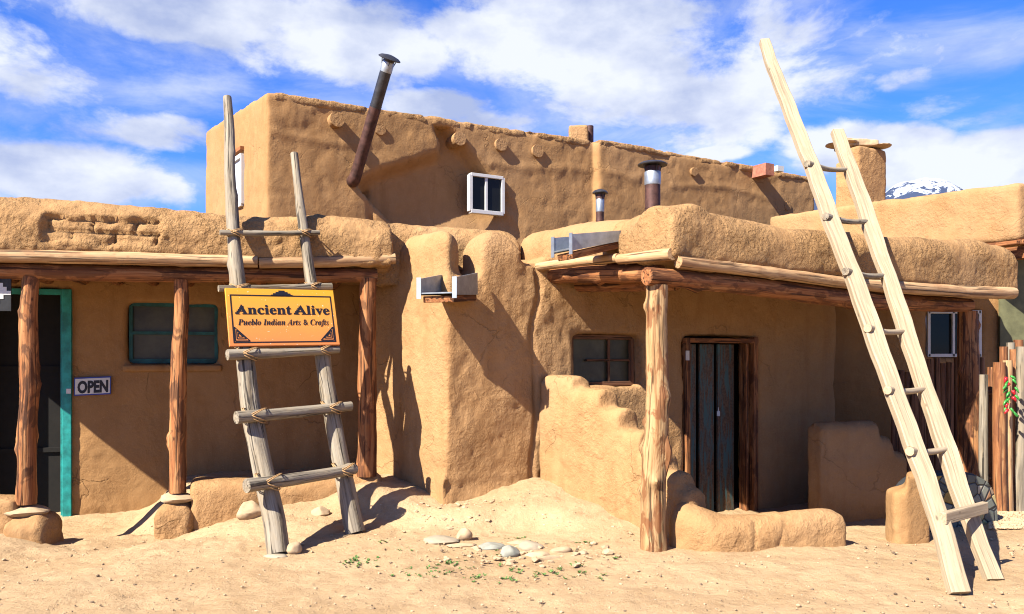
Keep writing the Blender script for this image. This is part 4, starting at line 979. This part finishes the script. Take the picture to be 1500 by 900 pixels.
for i, (a0, b0, ra, rb) in enumerate(rungs):
    ya = p1(a0[1] - 1); yb_ = p2(b0[1] - 1)
    # depth in front of the stiles
    n1 = Vector((0, -1, .28)).normalized() * (.055 + .01 * i)
    fa = np.interp(a0[0], [ya.x / ya.y * F + CX, yb_.x / yb_.y * F + CX], [0, 1])
    def onr(px, py):
        k = (px - (CX + F * ya.x / ya.y)) / (F * yb_.x / yb_.y - F * ya.x / ya.y)
        Y = ya.y + (yb_.y - ya.y) * k - .085 - .012 * i
        return P(px, py, Y)
    log('rung', [onr(*a0), onr((a0[0] + b0[0]) / 2, (a0[1] + b0[1]) / 2 + 1), onr(*b0)], [ra, (ra + rb) / 2, rb], M_grey, la, seed=80 + i, rough=.1, knots=2, seg=14)
    for k, (cc, rs_, rr_) in enumerate(((ya, np.interp(a0[1], [s_[1] for s_ in st1], r1_), ra), (yb_, np.interp(b0[1], [s_[1] for s_ in st2], r2_), rb))):
        pxc = CX + F * cc.x / cc.y; pyc = a0[1] + (b0[1] - a0[1]) * (pxc - a0[0]) / (b0[0] - a0[0])
        q_ = onr(pxc, pyc); V_, F_ = [], []; pr_ = []
        for s_ in (-1, 1):
            for w_ in (0, 1):
                path = []
                for j in range(15):
                    th = 2 * math.pi * j / 14
                    path.append(Vector((q_.x + s_ * (w_ * .014 - .007 + math.sin(th) * (rs_ + .012)) * 1.0, q_.y + .05 - math.cos(th) * (.055 + rr_), q_.z - math.sin(th) * (rr_ + .010) * (1 if w_ == 0 else .8) + (w_ * .012))))
                v_, f_, _ = tube(path, .0048, seg=6, rough=0, step=.03); pr_.append((v_, f_))
        meshparts('lashing', pr_, M_rope, la, smooth=True)
# pale sawn ladder on the right
lb_ = thing('wooden_ladder', (3.2, 5.7, 0), 'tall pale sawn-timber ladder leaning on the porch roof at the right', 'ladder')
G1, B1 = P(1405, 870, 5.5), Vector(((1208 - CX) / F * 7.38, 7.38, ZZ(325, 7.38)))
G2, B2 = P(1455, 851, 5.82), Vector(((1270 - CX) / F * 7.66, 7.66, ZZ(345, 7.66)))
def sawn(name, pts, w, d, par, mat, Fp, Ap):
    """rectangular stile: pts of (px left edge, px right edge, py)"""
    C_ = [solve(Fp, Ap, (a_ + b_) / 2, y_) for a_, b_, y_ in pts]; Wd = [(b_ - a_) / F * c_.y for (a_, b_, y_), c_ in zip(pts, C_)]
    dr_ = (C_[0] - C_[-1]).normalized(); rt = Vector((1, 0, 0)); rt = (rt - dr_ * rt.dot(dr_)).normalized(); nr = rt.cross(dr_).normalized()
    V_, F_, G_ = [], [], []
    s_ = 0
    P2, W2 = [], []
    for i in range(len(C_) - 1):
        n_ = max(1, int((C_[i + 1] - C_[i]).length / .12))
        for k in range(n_): P2.append(C_[i].lerp(C_[i + 1], k / n_)); W2.append(Wd[i] + (Wd[i + 1] - Wd[i]) * k / n_)
    P2.append(C_[-1]); W2.append(Wd[-1])
    ch = .007
    for i, c_ in enumerate(P2):
        if i: s_ += (P2[i] - P2[i - 1]).length
        w_ = W2[i] / 2; e_ = d / 2
        for (u_, v_) in ((-w_ + ch, -e_), (w_ - ch, -e_), (w_, -e_ + ch), (w_, e_ - ch), (w_ - ch, e_), (-w_ + ch, e_), (-w_, e_ - ch), (-w_, -e_ + ch)):
            j_ = .0025 * math.sin(s_ * 5.1 + u_ * 40) + .002 * math.sin(s_ * 13.7)
            V_.append(c_ + rt * (u_ + j_) + nr * (v_ + j_)); G_.append((u_, v_, s_))
    n_ = len(P2)
    for i in range(n_ - 1):
        for k in range(8):
            a_ = i * 8 + k; b_ = i * 8 + (k + 1) % 8; F_.append((a_, a_ + 8, b_ + 8, b_))
    F_.append(tuple(range(8))); F_.append(tuple(range(n_ * 8 - 1, (n_ - 1) * 8 - 1, -1)))
    o_ = mk(name, V_, F_, mat, par, attr=np.array(G_)); return o_, nr
sL, nrL = sawn('stile', [(1113, 1126, 61), (1124, 1141, 100), (1177, 1198, 240), (1205, 1228, 320), (1237, 1261, 405), (1271, 1297, 500), (1306, 1331, 600), (1343, 1369, 700), (1362, 1389, 760), (1390, 1419, 870)], 0, .075, lb_, M_sawn, G1, B1)
sR, nrR = sawn('stile', [(1218, 1234, 193), (1231, 1251, 235), (1262, 1284, 325), (1290, 1311, 405), (1318, 1340, 490), (1350, 1373, 590), (1374, 1400, 660), (1401, 1426, 740), (1424, 1447, 800), (1443, 1467, 851)], 0, .075, lb_, M_sawn, G2, B2)
def e1_(px, py): return solve(G1, B1, px, py)
def e2_(px, py): return solve(G2, B2, px, py)
for i, ((ax_, ay_), (bx_, by_)) in enumerate((((1182, 245), (1243, 249)), ((1209, 322), (1272, 325)), ((1238, 402), (1297, 404)), ((1270, 485), (1325, 486)), ((1299, 575), (1356, 570)), ((1331, 664), (1388, 658)))):
    pa_ = e1_(ax_, ay_); pb2 = e2_(bx_, by_)
    rg = log('rung', [pa_ + Vector((-.02, -.055, .02)), pa_.lerp(pb2, .5) + Vector((0, .0, -.008)), pb2], [.034, .024, .024], M_sawn if i > 2 else M_grey, lb_, seed=90 + i, rough=.06, seg=14)
    mm = pa_ + nrL * (.036 if nrL.y < 0 else -.036)
    V_, F_ = lathe(mm, [(.037, -.02), (.037, .003), (.030, .006)], 16, nrL if nrL.y < 0 else -nrL)
    mk('rung_end', V_, F_, M_knotend, rg, attr=np.array([(p.x, p.z, p.y) for p in V_]))
# the lowest rung is a plank nailed across
pa_ = e1_(1374, 757); pb2 = e2_(1436, 741)
gbars('rung', [(pa_ + Vector((-.0, -.065, 0)), pb2 + Vector((0, -.065, 0)), .05, .085)], M_sawn, lb_, .008)
# ================================================================== sign on the grey ladder
sg = thing('shop_sign', P(413, 508, 7.1), 'yellow and orange painted shop sign lettered Ancient Alive, tied to the grey ladder', 'sign')
def sgp(px, py):
    a_ = p1(py); b_ = p2(py); xa, xb = CX + F * a_.x / a_.y, CX + F * b_.x / b_.y
    k = (px - xa) / (xb - xa); Y = a_.y + (b_.y - a_.y) * k - .125; return P(px, py, Y)
TLc, TRc, BLc, BRc = sgp(329, 423), sgp(488, 426), sgp(336, 508), sgp(497, 506)
SU = ((TRc - TLc) + (BRc - BLc)) / 2; SV = ((TLc - BLc) + (TRc - BRc)) / 2; SC = (TLc + TRc + BLc + BRc) / 4
SN = SU.cross(SV).normalized()
if SN.y > 0: SN = -SN
def sp_at(u, v, d=0.0): return SC + SU * (u - .5) + SV * (v - .5) + SN * d
def signbox(u0, u1, v0, v1, d0, d1):
    V_ = [sp_at(u0, v0, d0), sp_at(u1, v0, d0), sp_at(u1, v1, d0), sp_at(u0, v1, d0), sp_at(u0, v0, d1), sp_at(u1, v0, d1), sp_at(u1, v1, d1), sp_at(u0, v1, d1)]
    return V_, [(0, 3, 2, 1), (4, 5, 6, 7), (0, 1, 5, 4), (1, 2, 6, 5), (2, 3, 7, 6), (3, 0, 4, 7)]
o = meshparts('board', [signbox(0, 1, 0, 1, -.012, .012)], M_sign, sg); bevel(o, .004)
brd = o
W_, H_ = SU.length, SV.length
def poly(pts, d=.0145, th=.0012):
    n_ = len(pts); V_ = [sp_at(u, v, d) for u, v in pts] + [sp_at(u, v, d - th) for u, v in pts]
    return V_, [tuple(range(n_)), tuple(range(2 * n_ - 1, n_ - 1, -1))] + [(i, i + n_, (i + 1) % n_ + n_, (i + 1) % n_) for i in range(n_)]
def seg_(u0, v0, u1, v1, w):
    dx, dy = (u1 - u0) * W_, (v1 - v0) * H_; l = math.hypot(dx, dy); nx, ny = -dy / l * w / 2, dx / l * w / 2; nx /= W_; ny /= H_
    return poly([(u0 - nx, v0 - ny), (u1 - nx, v1 - ny), (u1 + nx, v1 + ny), (u0 + nx, v0 + ny)])
bw = .011
brdr = [seg_(.035, .875, .965, .875, bw), seg_(.035, .06, .965, .06, bw), seg_(.04, .06, .04, .88, bw), seg_(.96, .06, .96, .88, bw)]
brdr += [poly([(.5 - w_, .87 + h_), (.5 + w_, .87 + h_), (.5 + w_, .87 + h_ + .026), (.5 - w_, .87 + h_ + .026)]) for w_, h_ in ((.10, .0), (.08, .025), (.055, .05), (.028, .075))]
for sx in (1, -1):
    fx = lambda u: .5 + sx * (u - .5)
    for s_, w_ in ((1.0, .009), (.62, .008), (.30, .007)):
        u0, v0 = .052 + .10 * (1 - s_) * .42, .085 + .23 * (1 - s_) * .42; u1, v1 = u0 + .125 * s_, v0 + .235 * s_
        brdr += [seg_(fx(u0), v0, fx(u1), v0, w_), seg_(fx(u0), v0, fx(u0), v1, w_), seg_(fx(u0), v1, fx(u1), v0, w_)]
meshparts('border_line', brdr, M_ink, sg)
def text_on(body, width, height, place, mat, parent, name='lettering', offset=0.0, shear=0.0, space=1.0):
    cu = bpy.data.curves.new(name, 'FONT'); cu.body = body; cu.size = 1; cu.extrude = 0; cu.offset = offset; cu.shear = shear; cu.space_character = space; cu.resolution_u = 3
    ob = bpy.data.objects.new('t', cu); COL.objects.link(ob)
    dg = bpy.context.evaluated_depsgraph_get(); em = ob.evaluated_get(dg).to_mesh()
    v_ = np.array([tuple(x.co) for x in em.vertices]); f_ = [tuple(p.vertices) for p in em.polygons]
    bpy.data.objects.remove(ob, do_unlink=True); bpy.data.curves.remove(cu)
    mn_, mx_ = v_.min(0), v_.max(0)
    u = (v_[:, 0] - mn_[0]) / (mx_[0] - mn_[0]); w = (v_[:, 1]) / (mx_[1])
    V_ = [place(a_ * width, b_ * height) for a_, b_ in zip(u, w)]
    return mk(name, V_, f_, mat, parent)
def mathstr(s, up, lo):
    return ''.join(chr(up + ord(c_) - 65) if 'A' <= c_ <= 'Z' else chr(lo + ord(c_) - 97) if 'a' <= c_ <= 'z' else c_ for c_ in s)
T1 = mathstr('Ancient Alive', 0x1D400, 0x1D41A); T2 = mathstr('Pueblo Indian Arts & Crafts', 0x1D468, 0x1D482)
text_on(T1, .86, .165, lambda u, v: sp_at(.075 + u, .545 + v, .0150), M_ink, sg, offset=.012)
text_on(T2, .83, .105, lambda u, v: sp_at(.085 + u, .355 + v, .0150), M_ink, sg, offset=.004)
# stepped left legs of the two capital A
for u0 in (.075, .599):
    stp = []
    for k in range(5): stp.append(poly([(u0 - .006 + k * .0125, .545 + k * .028), (u0 + .020 + k * .0125, .545 + k * .028), (u0 + .020 + k * .0125, .575 + k * .028), (u0 - .006 + k * .0125, .575 + k * .028)], .0152))
    meshparts('stepped_ornament', stp, M_ink, sg)

# OPEN sign on the wall by the door
og = thing('open_sign', lb(136, 580, .03), 'small white OPEN sign with blue edge on the wall by the teal door', 'sign')
o0 = lb(109.5, 580, .03); o1 = lb(163, 577.5, .03); o2 = lb(110, 553.5, .03); 
OU = o1 - o0; OV = o2 - o0
def op(u, v, d=0.0): return o0 + OU * u + OV * v + Vector((LB.nx, LB.ny, 0)) * d
def obox(u0, u1, v0, v1, d0, d1):
    return [op(u0, v0, d0), op(u1, v0, d0), op(u1, v1, d0), op(u0, v1, d0), op(u0, v0, d1), op(u1, v0, d1), op(u1, v1, d1), op(u0, v1, d1)], [(0, 3, 2, 1), (4, 5, 6, 7), (0, 1, 5, 4), (1, 2, 6, 5), (2, 3, 7, 6), (3, 0, 4, 7)]
meshparts('border', [obox(0, 1, 0, 1, -.006, .004)], M_blue, og)
meshparts('board', [obox(.025, .975, .07, .93, .0045, .007)], M_whiteb, og)
text_on('OPEN', .84, .66, lambda u, v: op(.09 + u, .16 + v, .0085), M_ink, og, offset=.05)
# stepped pattern sign hanging at the left edge
hs = thing('hanging_sign', (*LF.pt(-10, .12), ZZ(456, 7.2)), 'dark hanging board with a white stepped pattern at the top left of the porch', 'sign')
H0 = lf(-60, 456, .02); H1 = lf(17.5, 456, .02); HT = lf(-60, 407, .02)
HU, HV = H1 - H0, Vector((0, 0, HT.z - H0.z)); HN = Vector((LF.nx, LF.ny, 0))
def hb(u0, u1, v0, v1, d0, d1):
    f_ = lambda u, v, d: H0 + HU * u + HV * v + HN * d
    return [f_(u0, v0, d0), f_(u1, v0, d0), f_(u1, v1, d0), f_(u0, v1, d0), f_(u0, v0, d1), f_(u1, v0, d1), f_(u1, v1, d1), f_(u0, v1, d1)], [(0, 3, 2, 1), (4, 5, 6, 7), (0, 1, 5, 4), (1, 2, 6, 5), (2, 3, 7, 6), (3, 0, 4, 7)]
meshparts('board', [hb(0, 1, 0, 1, -.01, .01)], M_slate, hs)
meshparts('stepped_pattern', [hb(.5 - w_, .5 + w_, v0, v0 + .125, .011, .014) for w_, v0 in ((.28, .24), (.36, .36), (.50, .48), (.42, .60), (.35, .72), (.28, .84))], M_whiteb, hs)
for u_ in (.12, .88): meshparts('hook', [hb(u_ - .01, u_ + .01, 1, 1.12, -.004, .004)], M_black, hs)

# ================================================================== fences of upright poles
def fence(label, specs, mat, z0, seed, nm='pole_fence', rail=None):
    c_ = specs[len(specs) // 2]; f_ = thing(nm, P(c_[0], 740, c_[2]), label, 'fence'); r_ = random.Random(seed)
    for i, (px, py, Y, r) in enumerate(specs):
        t_ = P(px, py, Y); m_ = mat if not isinstance(mat, list) else mat[i % len(mat)]
        log('pole', [(t_.x + r_.uniform(-.02, .02), Y, z0), (t_.x + r_.uniform(-.012, .012), Y, (z0 + t_.z) / 2), t_], [r * 1.05, r, r * .9], m_, f_, seed=seed + i, rough=.08, knots=2, seg=12, step=.12)
    if rail:
        for z in rail: log('rail', [P(specs[0][0], 600, specs[0][2] + .09).xy.to_3d() + Vector((0, 0, z)), P(specs[-1][0], 600, specs[-1][2] + .09).xy.to_3d() + Vector((0, 0, z))], .03, M_fence, f_, seed=seed, seg=8, step=.5)
    return f_
r_ = random.Random(4)
sp1 = []; px = 1306.0
while px < 1436:
    w_ = r_.uniform(8.5, 13); top = (546 if px < 1350 else 528) + r_.uniform(-5, 5); sp1.append((px + w_ / 2, top, 9.9, w_ / 2 / F * 9.9)); px += w_ * .96
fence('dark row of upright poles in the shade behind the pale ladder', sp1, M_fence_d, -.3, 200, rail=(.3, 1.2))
specs = [(1441, 549, 8.55, .045), (1453, 538, 8.7, .05), (1464, 531, 8.35, .062), (1476, 528, 8.4, .05), (1486, 512, 8.5, .05), (1496, 508, 8.45, .055), (1508, 515, 8.5, .06), (1520, 522, 8.5, .06), (1532, 514, 8.5, .06), (1470, 508, 8.75, .045), (1480, 502, 8.75, .045), (1492, 498, 8.75, .05)]
fence('sunlit orange-brown pole fence at the right edge where the chili string hangs', specs, [M_grey, M_fence, M_fence, M_beam_pale, M_fence], -.06, 300, rail=(.3, 1.2))
# chili string
ch = thing('chili_string', P(1480, 550, 8.27), 'string of red and green chili peppers hanging on the pole fence', 'decoration')
cs = P(1480, 548, 8.25)
log('string', [P(1479, 546, 8.27), P(1481, 600, 8.27)], .004, M_rope, ch, seg=6, rough=0)
rr = random.Random(12)
for i in range(24):
    k = i / 23; px = 1480 + rr.uniform(-6, 7); py = 551 + k * 54; p = P(px, py, 8.24 - rr.uniform(0, .03)); red = i % 4 == 1
    s_ = 1 if px > 1480 else -1
    d = Vector((s_ * rr.uniform(.3, 1), -.2, -rr.uniform(.3, 1))).normalized(); L_ = .058 if not red else .05
    v_, f_, _ = tube([p, p + d * L_ * .5, p + d * L_ + Vector((0, 0, -.012))], [.010 if not red else .017, .013 if not red else .017, .004], seg=8, rough=0, step=.015)
    mk('pepper', v_, f_, M_red if red else M_green, ch, smooth=True)

# ================================================================== stones, weeds, pebbles
def stone(px, py, Y, rx, ry, rz, mat, label, seed, rot=0, group=None, lift=.3):
    if 5 <= seed and seed != 6: lift = lift * .55; rx *= .92
    p = P(px, py, Y); z = gh(p.x, p.y); o = rock('stone', (p.x, p.y, z + rz * lift), rx, ry, rz, mat, None, seed, rot); return tag(o, label, 'stone', group)
stone(428, 808, 6.6, .085, .075, .06, M_stone, 'rounded stone wedged against the left foot of the grey ladder', 1, .3, lift=.6)
stone(406, 812, 6.50, .10, .07, .02, M_stone_p, 'thin flat stone under the left foot of the grey ladder', 2, .2)
stone(368, 752, 7.75, .15, .11, .10, M_stone, 'angular brown stone by the ledge, left of the grey ladder', 3, .5, lift=.55)
stone(470, 738, 7.72, .09, .07, .055, M_stone, 'small pale stone between the feet of the grey ladder', 4, .1, lift=.6)
stone(648, 797, 6.9, .17, .12, .035, M_stone_p, 'white flat slab, leftmost of the pale stones on the sand', 5, .1, lift=.6)
stone(680, 790, 7.0, .075, .07, .06, M_stone, 'blocky tan stone right behind the white flat slab', 6, .8, lift=.7)
stone(672, 806, 6.75, .15, .035, .02, M_stone, 'long thin stone sliver in front of the white flat slab', 7, .25, lift=.5)
stone(746, 816, 6.55, .095, .085, .055, M_stone_g, 'rounded grey stone at the front of the stone ring', 8, .2, lift=.5, group='stones of the ring on the sand')
stone(720, 803, 6.75, .13, .10, .035, M_stone_g, 'low grey slab at the left of the stone ring', 9, .5, lift=.5, group='stones of the ring on the sand')
stone(778, 804, 6.75, .115, .085, .05, M_stone_p, 'whitish stone at the middle of the stone ring', 10, 0, lift=.5, group='stones of the ring on the sand')
stone(786, 820, 6.5, .12, .07, .035, M_stone, 'tan stone sunk in the sand, front right of the stone ring', 11, .1, lift=.4, group='stones of the ring on the sand')
stone(820, 816, 6.6, .11, .05, .045, M_stone, 'slanting brown stone at the right end of the stone ring', 12, .35, lift=.5, group='stones of the ring on the sand')
stone(800, 826, 6.4, .13, .03, .025, M_stone, 'narrow curved stone along the front right edge of the stone ring', 13, .35, lift=.4, group='stones of the ring on the sand')
stone(760, 797, 6.9, .14, .05, .03, M_stone, 'thin stone at the back of the stone ring', 14, .1, lift=.4, group='stones of the ring on the sand')
stone(855, 818, 6.55, .045, .035, .02, M_stone, 'small pebble-like stone lying off to the right of the stone ring', 15, .1, lift=.6)

rp = random.Random(99)
parts = []
import bmesh
bm = bmesh.new(); bmesh.ops.create_icosphere(bm, subdivisions=1, radius=1); ICO = [tuple(x.co) for x in bm.verts]; ICF = [tuple(q_.index for q_ in p.verts) for p in bm.faces]; bm.free()
N = 2300
xs = np.array([rp.gauss(0, 1) for _ in range(N)]); PX = np.array([rp.uniform(-50, 1550) for _ in range(N)]); YY_ = np.array([5.0 + 3.2 * rp.random() ** 1.2 for _ in range(N)])
XX_ = (PX - CX) / F * YY_; ZZ_ = gheight(XX_, YY_)
for i in range(N):
    r0 = .0035 + .011 * rp.random() ** 5 + (.004 if 620 < PX[i] < 860 and 6.2 < YY_[i] < 7 else 0)
    a_, b_, c_ = r0 * rp.uniform(.7, 1.4), r0 * rp.uniform(.7, 1.3), r0 * rp.uniform(.5, .9)
    parts.append(([(XX_[i] + v_[0] * a_, YY_[i] + v_[1] * b_, ZZ_[i] + .006 + v_[2] * c_) for v_ in ICO], ICF))
def rubble(n, cx_, cy_, sx_, sy_, r_lo, r_hi, sd):
    q_ = random.Random(sd); o_ = []
    for _ in range(n):
        x_, y_ = cx_ + q_.gauss(0, sx_), cy_ + q_.gauss(0, sy_); z_ = gh(x_, y_); r0 = q_.uniform(r_lo, r_hi) * (q_.random() ** 1.5 + .25)
        d_ = [q_.uniform(.75, 1.25) for _ in ICO]; a_ = q_.uniform(0, 3); ca, sa = math.cos(a_) * 1.3, math.sin(a_)
        o_.append(([(x_ + (v_[0] * ca - v_[1] * sa) * r0 * d, y_ + (v_[0] * sa + v_[1] * ca * .7) * r0 * d, z_ + .3 * r0 + v_[2] * r0 * .55 * d) for v_, d in zip(ICO, d_)], ICF))
    return o_
rub = rubble(110, .12, 6.55, .36, .20, .012, .038, 1) + rubble(45, -.55, 7.55, .22, .16, .01, .03, 2) + rubble(40, .75, 7.35, .35, .25, .008, .022, 3) + rubble(50, -2.0, 7.5, .5, .3, .008, .024, 4) + rubble(30, 2.4, 6.4, .6, .2, .006, .018, 5) + rubble(60, -.3, 7.85, .3, .08, .006, .022, 6) + rubble(50, -1.5, 7.9, .5, .25, .006, .02, 7) + rubble(60, -3.6, 7.2, .8, .3, .006, .018, 8) + rubble(60, 1.0, 5.9, 2.0, .5, .005, .014, 9)
tag(meshparts('rubble', rub, M_stone), kind='stuff')
tag(meshparts('pebbles', parts[:1700], M_stone, smooth=False), kind='stuff'); tag(meshparts('dark_pebbles', parts[1700:], flat('dark pebble', (.20, .14, .09), .9, var=.4, sc=30)), kind='stuff')
parts = []
for i in range(1500):
    px = rp.uniform(1448, 1560); Y = rp.uniform(7.5, 8.3); p = ((px - CX) / F * Y, Y); z = gh(*p); r0 = rp.uniform(.008, .018)
    parts.append(([(p[0] + v_[0] * r0, p[1] + v_[1] * r0, z + .006 + v_[2] * r0 * .7) for v_ in ICO], ICF))
tag(meshparts('gravel', parts, M_stone), kind='stuff')
# weeds: tiny tufts
parts = []
tufts = [(662, 824), (690, 834), (640, 832), (755, 838), (700, 845), (730, 826), (748, 790), (770, 795), (802, 795), (857, 798), (846, 842), (815, 838), (790, 843), (880, 845), (625, 845), (590, 805), (560, 793), (525, 823), (510, 827), (545, 822), (655, 840), (680, 822), (720, 812), (835, 830), (672, 850), (740, 851), (900, 820), (588, 838)]
for (px, py) in tufts:
    n_ = 3 if rp.random() < .5 else 7
    for _ in range(n_):
        qx, qy = px + rp.gauss(0, 9), py + rp.gauss(0, 3.5); Y = 1.6 * F / (qy - HY); x_ = (qx - CX) / F * Y; z_ = gh(x_, Y)
        Y = (1.6 - z_) * F / (qy - HY); x_ = (qx - CX) / F * Y; z_ = gh(x_, Y)
        for b_ in range(rp.randint(4, 8)):
            th = rp.uniform(0, 6.28); L_ = rp.uniform(.012, .036); up = rp.uniform(.3, 1.0); w_ = rp.uniform(.004, .009)
            c_ = Vector((x_, Y, z_)); d = Vector((math.cos(th), math.sin(th), up)).normalized(); s_ = d.cross(Vector((0, 0, 1))).normalized() * w_
            parts.append(([c_ - s_ * .4, c_ + s_ * .4, c_ + d * L_ * .6 + s_, c_ + d * L_ + Vector((0, 0, -.004)), c_ + d * L_ * .6 - s_], [(0, 1, 2, 3, 4)]))
tag(meshparts('weeds', parts, M_leaf), kind='stuff')
